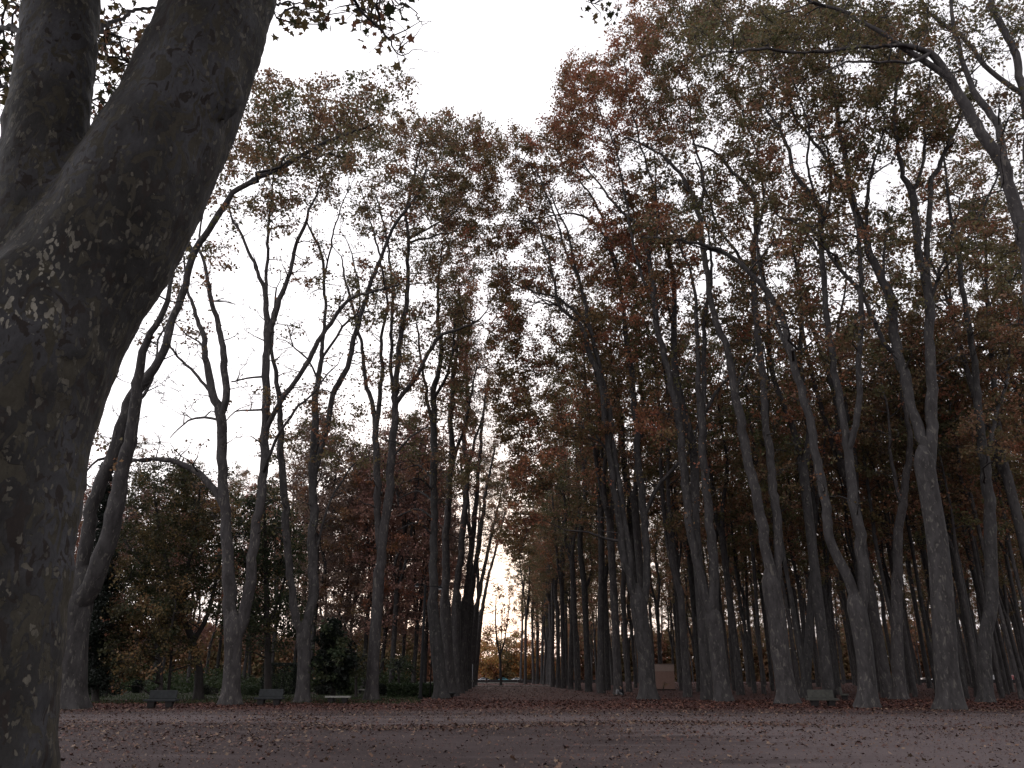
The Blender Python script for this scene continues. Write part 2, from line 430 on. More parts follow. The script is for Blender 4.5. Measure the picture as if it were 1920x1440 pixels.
def crown_mesh(name, cg, bark):
    bt, lv, lf, tc = cg
    parts = [(lv, lf, 0, tc)]
    if bt.v: parts.append((np.vstack(bt.v), np.vstack(bt.f), 1, None))
    return mesh_from(name, parts, [LEAF, bark])

def trunk_mesh(name, tubes_, m):
    me = mesh_from(name, [(np.vstack(tubes_.v), np.vstack(tubes_.f), 0, None)], [m]); smooth(me); return me

# the piece of sky that stays open between the two sides of the avenue (pruned crowns keep clear of it)
SKY = [(495, 105), (540, 130), (640, 140), (690, 112), (740, 112), (800, 175), (850, 205), (905, 205), (925, 190), (985, 205), (1025, 195),
       (1040, 100), (1080, 60), (1130, 65), (1165, 20), (1180, -400), (495, -400)]
GAPS = [  # softer openings: x, y, rx, ry, share of leaves kept
 (260, 760, 90, 110, 0.02), (450, 620, 60, 130, 0.12), (330, 740, 90, 90, 0.10), (455, 780, 40, 60, 0.1), (560, 640, 45, 110, 0.18), (640, 470, 30, 60, 0.2),
 (480, 560, 40, 150, 0.15), (590, 420, 25, 80, 0.4), (650, 700, 25, 60, 0.4), (900, 600, 16, 60, 0.3), (896, 730, 16, 50, 0.25), (910, 810, 18, 40, 0.25), (945, 850, 12, 16, 0.2), (935, 1080, 16, 60, 0.2), (932, 1170, 24, 40, 0.3),
 (1235, 320, 45, 30, 0.05), (1260, 355, 30, 30, 0.1), (1180, 295, 25, 25, 0.1), (1100, 322, 16, 8, 0.05), (1500, 280, 35, 35, 0.15), (1340, 560, 30, 50, 0.3),
 (1560, 560, 20, 60, 0.2), (1510, 300, 30, 40, 0.1), (1640, 370, 25, 30, 0.2), (1700, 600, 30, 40, 0.3), (1870, 360, 35, 30, 0.2), (1840, 150, 22, 24, 0.2),
 (1870, 50, 25, 25, 0.25), (1590, 120, 40, 18, 0.2), (1440, 480, 20, 90, 0.3), (1290, 770, 60, 30, 0.2), (1395, 740, 30, 70, 0.1), (1480, 830, 30, 50, 0.3),
 (1790, 720, 30, 70, 0.25), (1800, 900, 30, 40, 0.3), (1330, 270, 30, 25, 0.5), (1110, 440, 40, 18, 0.4), (1080, 420, 25, 15, 0.3), (1010, 300, 10, 10, 0.2)]
def in_poly(x, y, poly):
    c = np.zeros(len(x), bool); n = len(poly)
    for i in range(n):
        x1, y1 = poly[i]; x2, y2 = poly[(i + 1) % n]
        if y1 == y2: continue
        w = ((y1 > y) != (y2 > y)) & (x < (x2 - x1) * (y - y1) / (y2 - y1) + x1)
        c ^= w
    return c
def prune(base):
    def k(c, rng):
        x, y = project(c + base)
        j = 9 * np.sin(x * 0.11 + y * 0.05) + 6 * np.sin(y * 0.19) + rng.normal(size=len(x)) * 5
        ok = ~in_poly(x + j, y + j * 0.7, SKY)
        for gx, gy, rx, ry, kp in GAPS:
            q = ((x - gx) / rx) ** 2 + ((y - gy) / ry) ** 2 + rng.normal(size=len(x)) * 0.15
            ok &= ~((q < 1) & (rng.random(len(x)) > kp))
        return ok
    return k

def traced_tree(base_px, trunk, stems, blobs, label, Y=None, nleaf=80, sig=3.2, pals=None, seed=0, group=None, name='plane_tree', bark=BARK, wob=1.2, keep=True, reach=9.0, dens=1.15, loose=0.66, sidew=0.16,
                size=(0.14, 0.27), flare=0.5):
    """trunk / stems: [(x, y, width)] as seen; blobs: [(x, y, rx, ry, n)] masses of foliage"""
    rng = np.random.default_rng(seed + 100)
    if Y is None: Y = G(*base_px)[1]
    base = P(base_px[0], base_px[1], Y)[0]; base[2] = 0
    def lift(pl, y0, drift):
        pts, rad = [], []
        n = len(pl)
        for i, (x, y, w) in enumerate(pl):
            p, t = P(x, y, Y + y0 + drift * i / max(1, n - 1))
            pts.append(p - base); rad.append(0.45 * w * t / F)
        return np.array(pts), np.array(rad)
    tb, sk = Tubes(), Skeleton(); side = []
    tp, tr = lift(trunk, 0, 0); tp[0][2] = -0.1; tp[0][1] = 0
    tr[-1] = min(tr[-1], tr[-2] * 1.04)
    tp, tr = resample(tp, tr, 0.25); ntr = len(tp); tp0, tr0 = tp, tr; tp, tr = cap_end(tp, tr)
    ph = rng.uniform(0, 6)
    v, f = tube(tp, tr, 22, flare_lobes(ph, flare)); tb.add(v, f)
    nst = len(stems); heads = [tp0[-4:]]
    for si, st in enumerate(stems):
        off = rng.uniform(-1, 1) * sig * wob
        sp, sr = lift(st, 0, off)
        # a stem that starts on an earlier one joins it in depth as well
        if heads:
            q = np.vstack(heads); d = np.hypot(q[:, 0] - sp[0][0], q[:, 2] - sp[0][2]); j = int(np.argmin(d))
            if d[j] < 2.6:
                gap = q[j] - sp[0]; k_ = np.linspace(0, 1, len(sp))
                sp[:, 1] += gap[1] * (1 - 0.4 * k_)
                for ax in (0, 2): sp[:, ax] += gap[ax] * np.clip(1 - 1.6 * k_, 0, 1)
        if heads:
            dt = np.linalg.norm(tp0[-1] - sp[0])
            if dt < 1.6 and ntr > 14:
                sp = np.vstack([tp0[-12], sp]); sr = np.concatenate([[min(sr[0] * 1.02, tr0[-12] * 0.9)], sr])
        sp, sr = resample(sp, sr, 0.5)
        jit = rng.normal(size=(len(sp), 3)) * 0.03
        q = np.arange(len(sp)) * 0.5
        for w_, a_ in ((1.1, 0.045), (2.3, 0.03), (0.45, 0.05)):
            jit[:, 0] += a_ * np.sin(q * w_ + rng.uniform(0, 6)); jit[:, 1] += a_ * np.sin(q * w_ + rng.uniform(0, 6))
        jit *= np.clip(q / 4, 0, 1)[:, None]; sp = sp + jit
        for j in range(int(len(sp) * 0.22), len(sp), 2):
            if rng.random() < 0.85:
                a = rng.uniform(0, 6.283); l = rng.uniform(0.8, 2.6)
                side.append(sp[j] + np.array([math.cos(a) * l, math.sin(a) * l, rng.uniform(0.5, 1.9)]))
        v, f = tube(sp, sr, 12 if sr.max() > 0.2 else 8, body_lobes(rng.uniform(0, 6))); tb.add(v, f)
        heads.append(sp); sk.add(sp[2:] if len(sp) > 4 else sp, sr[2:] if len(sr) > 4 else sr)
    root = thing(name, base, label, 'tree', group)
    link('trunk', trunk_mesh('trunk', tb, bark), root)
    att = []
    for bx, by, rx, ry, n in blobs:
        for _ in range(int(n * dens)):
            a = rng.uniform(0, 6.283); r = math.sqrt(rng.random()) * rng.uniform(0.9, 1.15)
            p, t = P(bx + rx * r * math.cos(a), by + ry * r * math.sin(a), Y + 1.6 + rng.normal() * sig)
            att.append(p - base)
    lw = np.array([1.0] * len(att) + [sidew] * len(side)); att = att + side
    if att:
        cg = grow_crown(sk, np.array(att), rng, lw=lw, nleaf=nleaf, pals=pals or {'autumn': 3, 'olive': 1, 'rust': 1}, keep=prune(base) if keep else None, reach=reach, size=size, spread=loose)
        if cg: link('crown', crown_mesh('crown', cg, bark), root)
    return root

# ---- the near, forked plane tree ------------------------------------------------
def big_tree():
    Y = 5.0
    base = P(-70, 1440, Y)[0]; base[2] = 0
    def lift(pl, dy=0.0):
        pts, rad = [], []
        for i, (x, y, w) in enumerate(pl):
            p, t = P(x, y, Y + dy * i / (len(pl) - 1)); pts.append(p - base); rad.append(0.5 * w * t / F)
        return np.array(pts), np.array(rad)
    tb = Tubes()
    trunk = [(-74, 2300, 330), (-82, 1900, 320), (-72, 1440, 306), (-64, 1300, 306), (-50, 1150, 306), (-30, 1000, 310), (-6, 860, 312), (16, 760, 312), (52, 660, 308), (82, 580, 280), (104, 520, 220), (118, 470, 130), (124, 445, 40)]
    rl = [(-10, 990, 120), (6, 880, 220), (48, 720, 272), (112, 585, 268), (206, 450, 248), (272, 330, 232), (325, 230, 212), (368, 130, 200), (402, 40, 190), (432, -60, 178), (470, -220, 160), (510, -420, 140), (540, -700, 105), (560, -1000, 60)]
    ll = [(-20, 960, 100), (0, 880, 180), (24, 700, 225), (50, 560, 185), (68, 420, 158), (82, 300, 142), (98, 180, 134), (112, 60, 130), (120, -40, 126), (128, -200, 115), (120, -450, 100), (110, -750, 70), (90, -1000, 40)]
    bumps = [[(436, 140, 10), (444, 165, 24), (442, 190, 34), (432, 215, 24), (420, 240, 8)], [(60, 40, 8), (62, 65, 34), (62, 85, 40), (66, 110, 12)], [(10, 640, 20), (20, 610, 60), (40, 585, 20)]]
    for pl, n, dy in [(trunk, 72, 0), (rl, 64, 0.35), (ll, 56, 0.15)] + [(q, 24, .01) for q in bumps[:1]]:
        p, r = lift(pl, dy)
        if n == 24: p[:, 1] += (-0.02 if pl is bumps[0] else -0.36)
        if pl is trunk: p[0][2] = -0.15
        p, r = resample(p, r, 0.07)
        ph = len(pl) * 1.3
        def lob(i, th, pts, ph=ph):
            h = pts[:, 2][:, None]; t_ = th[None, :]
            return 1 + 0.022 * np.sin(3 * t_ + ph + 0.9 * h) + 0.015 * np.sin(5 * t_ - 1.7 * h) + 0.012 * np.sin(7 * t_ + 2.9 * h + ph) + 0.012 * np.sin(2.3 * h + 2 * t_) + 0.35 * np.exp(-np.maximum(h, 0) / 0.35) * (1 + np.sin(5 * t_)) * (1 if n == 72 else 0)  
        v, f = tube(p, r, n, lob)
        # close the two ends so that the remesh sees solid bodies
        k = len(v); c0, c1 = p[0], p[-1]; v = np.vstack([v, c0, c1]); cap = []
        for j in range(n):
            cap.append((k, (j + 1) % n, j, j)); cap.append((k + 1, k - n + j, k - n + (j + 1) % n, k - n + (j + 1) % n))
        tb.add(v, f)
        capm = np.array(cap) + tb.n - len(v)
        tb.f.append(capm)
    V = np.vstack(tb.v); Fc = [tuple(dict.fromkeys(q)) for q in np.vstack(tb.f).tolist()]
    # knots and old branch scars
    def knot(x, y, dy, r, h):
        p, t = P(x, y, Y + dy); return p - base, r, h
    me = bpy.data.meshes.new('trunk'); me.from_pydata([tuple(q) for q in V], [], Fc); me.materials.append(BIGBARK)
    root = thing('plane_tree', base, 'huge forked plane tree with flaking mottled bark, nearest of all, cut by the picture edge', 'tree')
    o = link('trunk', me, root)
    md = o.modifiers.new('join', 'REMESH'); md.mode = 'VOXEL'; md.voxel_size = 0.028; md.use_smooth_shade = True
    sm = o.modifiers.new('soften', 'SMOOTH'); sm.factor = 0.6; sm.iterations = 8
    tx = bpy.data.textures.new('lumps', 'CLOUDS'); tx.noise_scale = 0.22; tx.noise_depth = 3
    dp = o.modifiers.new('lumps', 'DISPLACE'); dp.texture = tx; dp.strength = 0.05; dp.mid_level = 0.5; dp.texture_coords = 'LOCAL'
    # branches that hang into the picture, with twigs and broad leaves
    rng = np.random.default_rng(5)
    sk = Skeleton(); bt = Tubes()
    def br(pl, Y0, Y1, att=None):
        pts, rad = [], []
        for i, (x, y, w) in enumerate(pl):
            p, t = P(x, y, Y0 + (Y1 - Y0) * i / (len(pl) - 1)); pts.append(p - base); rad.append(0.5 * w * t / F)
        p, r = resample(np.array(pts), np.array(rad) * 0.75, 0.12); p[1:] += rng.normal(size=(len(p) - 1, 3)) * 0.012
        v, f = tube(p, r, 7); bt.add(v, f); sk.add(p, r)
    br([(480, -560, 26), (560, -300, 20), (620, -120, 13), (666, 0, 8), (690, 33, 7), (718, 61, 6), (735, 85, 4), (751, 104, 3), (789, 94, 1.5), (830, 100, 1)], 5.4, 9.0)
    br([(520, -700, 24), (640, -350, 16), (700, -120, 9), (742, 0, 3.5), (757, 8, 3.2), (775, 19, 3), (785, 34, 2.4), (792, 47, 2), (803, 41, 1.2), (812, 39, .6)], 5.4, 9.5)
    br([(430, 10, 14), (470, 5, 9), (520, 7, 6), (548, 5, 4), (586, 9, 2), (620, 20, 1)], 5.5, 8.0)
    br([(120, 100, 14), (150, 75, 13), (183, 59, 10), (223, 38, 9), (261, 17, 8), (308, 17, 7), (350, 5, 5)], 5.3, 8.0)
    br([(130, 190, 6), (180, 185, 5), (215, 190, 4), (260, 182, 3), (300, 190, 2)], 5.3, 7.5)
    br([(120, 120, 6), (175, 78, 5), (200, 82, 4), (250, 75, 3)], 5.3, 7.5)
    br([(40, 60, 12), (10, 50, 12), (-20, 80, 10), (-60, 100, 8)], 5.3, 7.0)
    br([(700, -1300, 20), (960, -900, 12), (1080, -450, 7), (1100, -180, 4), (1098, -40, 2), (1104, 6, 1)], 5.4, 9.0)
    att, blobs = [], [(200, 60, 60, 35, 9), (260, 90, 60, 40, 9), (230, 160, 50, 40, 6), (200, 215, 30, 20, 4), (20, 120, 40, 80, 8), (15, 30, 40, 30, 5),
                      (700, 40, 40, 40, 4), (670, 15, 40, 20, 4), (560, 20, 60, 25, 4), (740, 80, 30, 20, 1), (1105, 5, 14, 8, 2)]
    for bx, by, rx, ry, n in blobs:
        for _ in range(n):
            p, t = P(bx + rng.uniform(-rx, rx), by + rng.uniform(-ry, ry), rng.uniform(7.2, 10.0) if bx != 1105 else rng.uniform(8.85, 9.1)); att.append(p - base)
    cg = grow_crown(sk, np.array(att), rng, nleaf=32, spread=0.32, size=(0.06, 0.13), pals={'olive': 2, 'autumn': 2, 'green': 1}, twigs=4, shape=LEAF7, reach=4.0)
    bt2, lv, lf, tc = cg
    # its unseen crown leaves, added over and behind the viewer to shade trunk and ground
    nu = 52000; cl_ = rng.normal(size=(700, 3)) * np.array([6.0, 6.5, 2.6]) + np.array([0.5, -5.0, 15.0])
    cc = cl_[rng.integers(0, 700, nu)] + rng.normal(size=(nu, 3)) * 0.8
    wx, wy = project(cc + base); dep = (cc + base)[:, 1] * CP + ((cc + base)[:, 2] - EYE) * SP
    out_ = ~((dep > 0) & (wx > -260) & (wx < 2180) & (wy > -260)) & (cc[:, 2] > 8.5); cc = cc[out_]
    lv3 = leaf_geo(cc, rng.uniform(0.16, 0.30, len(cc)), rng.normal(size=(len(cc), 3)) + np.array([0, 0, .6]), LEAFQ, rng)
    tc3 = tints('autumn', rng.integers(0, 40, len(cc)), rng)
    V2, F2 = np.vstack(bt.v + [q + 0 for q in bt2.v]), []
    off = 0
    F2 = [f for f in bt.f] + [f + bt.n for f in bt2.f]
    me2 = mesh_from('crown', [(lv, lf, 0, tc), (lv3, np.arange(len(lv3)).reshape(-1, 4), 0, tc3), (V2, np.vstack(F2), 1, None)], [LEAF, BARKD])
    link('crown', me2, root)
big_tree()

# ---- the plane trees one can tell apart ----------------------------------------------
GF = 'plane trees along the front of the wood'
GA = 'plane trees lining the avenue'
traced_tree((135, 1330), [(132, 1330, 62), (134, 1290, 54), (138, 1200, 54), (146, 1140, 56), (152, 1100, 54)],
 [[(150, 1130, 42), (156, 1085, 30), (171, 967, 27), (194, 906, 26), (213, 849, 25), (242, 764, 24), (265, 726, 22), (289, 693, 18), (308, 661, 17), (331, 590, 16), (350, 520, 15), (356, 487, 14), (383, 444, 13), (407, 406, 12), (435, 364, 11), (478, 340, 10), (525, 316, 9), (577, 285, 9), (638, 255, 7), (699, 231, 4)],
  [(158, 1135, 44), (176, 1109, 40), (194, 1061, 36), (218, 967, 34), (237, 873, 29), (251, 816, 26), (256, 764, 24), (263, 707, 20), (268, 661, 16), (284, 628, 13), (308, 581, 11), (320, 529, 7), (328, 470, 4)],
  [(258, 780, 8), (272, 760, 8), (285, 735, 7), (292, 690, 5), (300, 640, 4), (330, 600, 3)],
  [(355, 487, 10), (345, 440, 7), (380, 380, 5), (400, 330, 3)]],
 [(560, 230, 120, 80, 60), (620, 195, 110, 55, 44), (500, 190, 60, 60, 26), (720, 165, 70, 50, 18), (480, 300, 60, 50, 22), (330, 520, 50, 60, 6), (250, 640, 30, 60, 3), (420, 380, 40, 50, 8), (220, 830, 40, 60, 8), (610, 270, 80, 60, 24)],
 'forked plane tree beside the nearest trunk, one long limb arching far over', seed=1, group=GF, pals={'autumn': 3, 'rust': 2, 'olive': 1})
traced_tree((435, 1322), [(430, 1322, 44), (433, 1290, 36), (436, 1236, 33), (437, 1200, 36), (437, 1180, 40)],
 [[(432, 1200, 30), (426, 1156, 28), (423, 1085, 27), (426, 1028, 24), (419, 943, 22), (416, 873, 20), (412, 802, 20), (409, 770, 19), (402, 750, 17), (393, 707, 15), (385, 671, 13), (383, 628, 11), (364, 581, 8), (350, 534, 5), (345, 480, 3)],
  [(410, 780, 16), (421, 750, 15), (421, 707, 15), (414, 661, 13), (402, 590, 10), (390, 543, 9), (383, 496, 7), (372, 450, 5), (375, 400, 3)],
  [(402, 750, 8), (398, 740, 7), (374, 712, 6), (341, 674, 5), (322, 655, 4), (300, 600, 3)],
  [(412, 960, 15), (407, 948, 15), (393, 920, 14), (364, 887, 12), (327, 868, 11), (289, 861, 10), (256, 863, 9), (218, 858, 7), (185, 863, 5), (160, 880, 3)],
  [(444, 1200, 30), (452, 1184, 27), (466, 1146, 24), (478, 1061, 21), (485, 991, 20), (490, 943, 20), (497, 873, 19), (497, 811, 18), (501, 754, 16), (501, 660, 15), (501, 614, 14), (497, 557, 11), (482, 510, 8), (459, 453, 6), (440, 416, 5), (426, 378, 3)],
  [(502, 628, 13), (525, 557, 11), (544, 510, 9), (553, 463, 8), (568, 425, 7), (577, 392, 5), (600, 340, 3)],
  [(499, 557, 8), (499, 449, 6), (504, 392, 5), (515, 300, 3)],
  [(500, 815, 13), (506, 797, 12), (525, 759, 11), (549, 717, 10), (577, 674, 10), (610, 614, 9), (652, 562, 7), (709, 543, 5), (747, 531, 3)],
  [(498, 880, 8), (501, 868, 7), (520, 816, 6), (553, 769, 5), (580, 740, 4), (620, 690, 3)],
  [(412, 790, 6), (380, 782, 5), (350, 788, 4), (320, 820, 2)], [(501, 760, 5), (470, 765, 4), (440, 770, 3), (420, 790, 2)], [(500, 700, 5), (460, 706, 4), (430, 715, 3)],
  [(384, 660, 5), (372, 640, 4), (340, 620, 3), (320, 590, 2)]],
 [(520, 330, 90, 80, 44), (480, 410, 60, 50, 12), (580, 280, 80, 50, 24), (390, 470, 50, 60, 10), (430, 600, 50, 50, 8), (340, 745, 40, 30, 8), (610, 500, 50, 50, 10), (350, 600, 40, 40, 5), (470, 740, 40, 30, 4), (540, 400, 60, 50, 12), (700, 520, 50, 30, 8), (460, 250, 60, 50, 12), (540, 640, 30, 40, 4), (300, 830, 60, 18, 5)],
 'twin stemmed plane tree between two benches, a bare limb arching low to one side', seed=2, group=GF)
traced_tree((566, 1318), [(566, 1318, 32), (568, 1290, 28), (571, 1236, 26), (569, 1205, 28), (570, 1190, 32)],
 [[(566, 1203, 22), (560, 1178, 19), (548, 1132, 17), (539, 1061, 16), (534, 967, 15), (529, 873, 14), (525, 778, 12), (518, 707, 10), (509, 665, 7), (512, 600, 5), (520, 540, 3)],
  [(576, 1203, 22), (584, 1170, 19), (591, 1085, 20), (591, 991, 19), (591, 920, 18), (591, 849, 18), (591, 778, 14), (596, 707, 11), (605, 660, 9), (610, 590, 7), (605, 496, 6), (591, 449, 5), (575, 415, 3)],
  [(594, 890, 14), (610, 825, 13), (619, 778, 12), (631, 721, 12), (650, 680, 11), (671, 605, 10), (690, 534, 9), (709, 482, 8), (728, 430, 7), (756, 392, 6), (785, 350, 5), (799, 312, 3)],
  [(594, 1060, 6), (600, 1020, 6), (605, 991, 5), (614, 943, 5), (633, 910, 4), (662, 868, 3), (690, 854, 2)],
  [(605, 500, 4), (615, 440, 4), (630, 380, 3), (650, 330, 2)],
  [(590, 700, 5), (570, 660, 4), (545, 640, 3), (530, 600, 2)], [(600, 660, 6), (640, 600, 5), (670, 560, 4), (660, 480, 3), (640, 430, 2)]],
 [(640, 310, 70, 80, 36), (600, 390, 50, 50, 12), (560, 560, 40, 60, 6), (690, 560, 60, 60, 18), (620, 770, 60, 60, 18), (560, 740, 40, 50, 8), (680, 420, 40, 60, 12), (540, 830, 50, 40, 10), (640, 860, 60, 30, 10), (790, 330, 50, 50, 14), (680, 250, 60, 50, 16)],
 'twin stemmed plane tree beside the dark clipped hedge block', seed=3, group=GF)
traced_tree((697, 1314), [(697, 1314, 30), (698, 1290, 27), (702, 1203, 24), (707, 1132, 23), (710, 1075, 26)],
 [[(705, 1085, 15), (707, 1014, 14), (707, 943, 14), (704, 873, 14), (702, 802, 13), (695, 754, 10), (685, 707, 9), (680, 655, 7), (668, 600, 6), (650, 540, 5), (640, 480, 3)],
  [(702, 800, 10), (707, 769, 10), (714, 707, 8), (712, 640, 7), (723, 567, 6), (718, 510, 5), (705, 450, 4), (690, 400, 3), (670, 340, 2)],
  [(714, 1080, 18), (721, 1050, 17), (725, 991, 18), (733, 896, 17), (740, 802, 16), (744, 745, 14), (747, 684, 11), (751, 638, 10), (763, 543, 9), (766, 449, 7), (763, 392, 6), (775, 331, 5), (790, 270, 3)],
  [(744, 750, 9), (737, 675, 7), (737, 567, 6), (733, 496, 5), (722, 430, 4), (705, 370, 3)],
  [(746, 750, 11), (756, 736, 10), (785, 698, 9), (822, 633, 8), (860, 616, 6), (893, 605, 4), (915, 580, 2)],
  [(764, 450, 5), (800, 430, 4), (850, 400, 3), (880, 370, 2)], [(745, 860, 5), (770, 820, 4), (800, 800, 3)]],
 [(760, 290, 75, 90, 80), (720, 390, 60, 70, 36), (800, 420, 60, 70, 44), (700, 560, 60, 70, 26), (800, 560, 70, 70, 40), (740, 245, 70, 40, 32), (850, 380, 40, 90, 36), (760, 680, 50, 50, 18), (690, 700, 40, 50, 10), (830, 260, 50, 50, 30)],
 'tall plane tree splitting in two high up, standing nearest the lamp post', seed=4, group=GF, pals={'autumn': 3, 'rust': 1, 'olive': 1})
# avenue, far side row (five big ones one can follow by eye)
def arches(x0, ys, x1, w=5):
    return [[(x0, y, w), (x0 - (x0 - x1) * 0.4, y - 22, w * 0.7), (x1, y - 8, w * 0.35)] for y in ys]
traced_tree((828, 1310), [(828, 1310, 34), (826, 1280, 28), (818, 1200, 26), (811, 1132, 22)],
 [[(813, 1150, 20), (813, 1038, 17), (813, 943, 15), (815, 849, 14), (813, 778, 13), (811, 731, 13), (822, 698, 11), (827, 655, 9), (822, 590, 7), (822, 520, 5), (830, 450, 3)],
  [(816, 800, 8), (800, 740, 7), (790, 680, 5), (780, 600, 4)], [(815, 740, 7), (840, 690, 6), (850, 600, 4), (860, 520, 3)]] + arches(806, [1000, 975, 940, 915, 890], 744, 5),
 [(830, 340, 50, 90, 44), (850, 500, 50, 90, 44), (855, 640, 40, 70, 26), (770, 640, 40, 70, 20), (780, 760, 50, 50, 20), (760, 860, 50, 50, 16), (840, 250, 40, 40, 22), (862, 300, 30, 70, 22), (866, 640, 34, 70, 30), (872, 760, 30, 60, 24), (850, 880, 36, 50, 24), (800, 450, 40, 60, 20)],
 'first avenue plane tree right beside the thin black pole, ribbed with low arching limbs', seed=5, group=GA, reach=10, dens=1.3)
LR = [  # base x, base y, stem tracks
 ((846, 1305), [[(846, 1305, 30), (838, 1230, 26), (834, 1130, 22)], [(834, 1150, 18), (836, 1038, 15), (841, 943, 14), (846, 849, 12), (846, 778, 10), (851, 707, 8), (858, 620, 6), (862, 540, 4)], [(842, 900, 8), (862, 830, 7), (882, 760, 5), (895, 690, 3)]], [(865, 420, 35, 100, 36), (880, 560, 25, 80, 26), (885, 700, 30, 70, 20), (860, 780, 30, 50, 14)], 'second plane tree from the front in the lamp post side row'),
 ((858, 1300), [[(858, 1300, 26), (854, 1220, 22), (856, 1120, 19)], [(856, 1140, 16), (862, 1060, 13), (870, 967, 12), (877, 887, 12), (870, 816, 10), (877, 754, 8), (874, 684, 7), (880, 600, 4)], [(874, 880, 7), (890, 830, 6), (905, 780, 4), (915, 720, 3)]], [(885, 620, 25, 80, 26), (890, 740, 28, 60, 20), (880, 470, 25, 70, 18)], 'third plane tree of the lamp post side row, its stem kinked half way up'),
 ((866, 1296), [[(866, 1296, 23), (868, 1220, 20), (872, 1130, 17)], [(872, 1150, 14), (882, 1050, 12), (892, 960, 10), (897, 880, 8), (904, 800, 6), (912, 730, 4)], [(886, 1030, 7), (872, 930, 6), (862, 850, 4)]], [(903, 720, 20, 60, 16), (900, 810, 22, 50, 16), (870, 860, 25, 50, 12)], 'fourth plane tree from the front in the lamp post side row'),
 ((874, 1292), [[(874, 1292, 21), (876, 1220, 18), (882, 1130, 15)], [(882, 1150, 12), (893, 1060, 10), (905, 970, 8), (915, 900, 6), (928, 840, 4)], [(880, 1100, 8), (880, 1000, 6), (878, 920, 4)]], [(915, 840, 18, 40, 12), (900, 900, 25, 50, 14), (925, 900, 16, 30, 8)], 'fifth plane tree from the front in the lamp post side row'),
 ((881, 1288.5), [[(881, 1288.5, 19), (886, 1220, 15), (893, 1140, 12)], [(893, 1150, 10), (906, 1080, 8), (920, 1010, 6), (934, 950, 4), (945, 900, 3)], [(890, 1130, 7), (894, 1030, 5), (900, 940, 3)]], [(925, 940, 22, 40, 22), (905, 960, 20, 50, 16), (932, 905, 26, 26, 20), (918, 860, 16, 40, 12)], 'sixth plane tree in the lamp post side row, leaning over the path'),
 ((887, 1286), [[(887, 1286, 17), (894, 1220, 13), (902, 1150, 10)], [(902, 1160, 8), (915, 1090, 6), (932, 1020, 5), (948, 960, 3)]], [(938, 960, 26, 45, 32), (915, 1000, 20, 40, 14), (952, 900, 22, 24, 18), (955, 1000, 16, 30, 12), (960, 930, 20, 40, 16)], 'last plane tree in the lamp post side row, beside the thin pale pole'),
]
for i, (b, tr, bl, lb) in enumerate(LR):
    tx = tr[1][-1][0]; q = tr[1][len(tr[1]) // 2]
    bl = bl + [(q[0] - 6, q[1] + 20, 34, 120, 26), (q[0] + 14, q[1] - 60, 30, 100, 20), (tx - 4, tr[1][-1][1] + 30, 28, 60, 26), ((q[0] + tx) / 2 + 8, (q[1] + tr[1][-1][1]) / 2, 26, 90, 22)]
    traced_tree(b, tr[0], tr[1:], bl, lb, seed=20 + i, group=GA, nleaf=80, sig=3.0, pals={'rust': 2, 'autumn': 2, 'red': 1}, reach=14, size=(0.16, 0.28), dens=1.0)

# the other side
traced_tree((1217, 1312), [(1217, 1312, 40), (1215, 1285, 34), (1210, 1227, 33), (1200, 1165, 34), (1196, 1130, 38)],
 [[(1190, 1150, 18), (1177, 1099, 16), (1163, 1038, 14), (1149, 943, 13), (1142, 873, 13), (1135, 802, 13), (1130, 754, 13), (1121, 707, 12), (1106, 665, 11), (1088, 609, 9), (1054, 581, 7), (1040, 529, 6), (1025, 470, 5), (1005, 420, 3)],
  [(1196, 1140, 17), (1182, 1076, 14), (1168, 967, 13), (1158, 896, 12), (1150, 825, 11), (1136, 740, 10), (1116, 661, 9), (1097, 567, 7), (1080, 500, 5), (1060, 430, 4), (1030, 360, 3)],
  [(1206, 1160, 18), (1215, 1132, 15), (1217, 1061, 15), (1215, 991, 15), (1203, 896, 15), (1196, 825, 14), (1191, 754, 13), (1184, 684, 11), (1168, 590, 9), (1163, 534, 8), (1149, 472, 6), (1135, 425, 5), (1110, 370, 4), (1080, 330, 3)],
  [(1214, 965, 9), (1225, 935, 9), (1243, 901, 8), (1272, 868, 7), (1300, 830, 5), (1310, 790, 3)],
  [(1142, 880, 6), (1142, 868, 6), (1125, 835, 5), (1102, 811, 4), (1069, 799, 3), (1021, 804, 2)],
  [(1100, 640, 6), (1075, 600, 6), (1040, 570, 5), (1000, 560, 4), (960, 540, 3)], [(1160, 520, 6), (1130, 430, 5), (1080, 395, 4), (1020, 400, 3), (960, 420, 2)],
  [(1096, 560, 5), (1060, 480, 4), (1010, 350, 3), (960, 300, 2)]],
 [(955, 340, 75, 100, 70), (1040, 320, 70, 90, 60), (1000, 480, 90, 70, 60), (1010, 620, 90, 90, 70), (1060, 760, 90, 90, 60), (1140, 650, 70, 90, 40), (1120, 480, 70, 70, 40), (930, 480, 40, 60, 18), (1000, 880, 50, 50, 20), (900, 270, 40, 40, 16), (960, 740, 40, 60, 22), (892, 320, 40, 85, 34), (905, 420, 35, 50, 16), (945, 600, 34, 90, 26), (960, 720, 34, 80, 26), (972, 830, 30, 60, 26), (985, 930, 32, 60, 30), (970, 1010, 24, 40, 16)],
 'three stemmed plane tree at the avenue corner, next to the seated person', seed=6, group=GF, dens=1.7, reach=14, nleaf=100, pals={'autumn': 2, 'rust': 1, 'olive': 2})
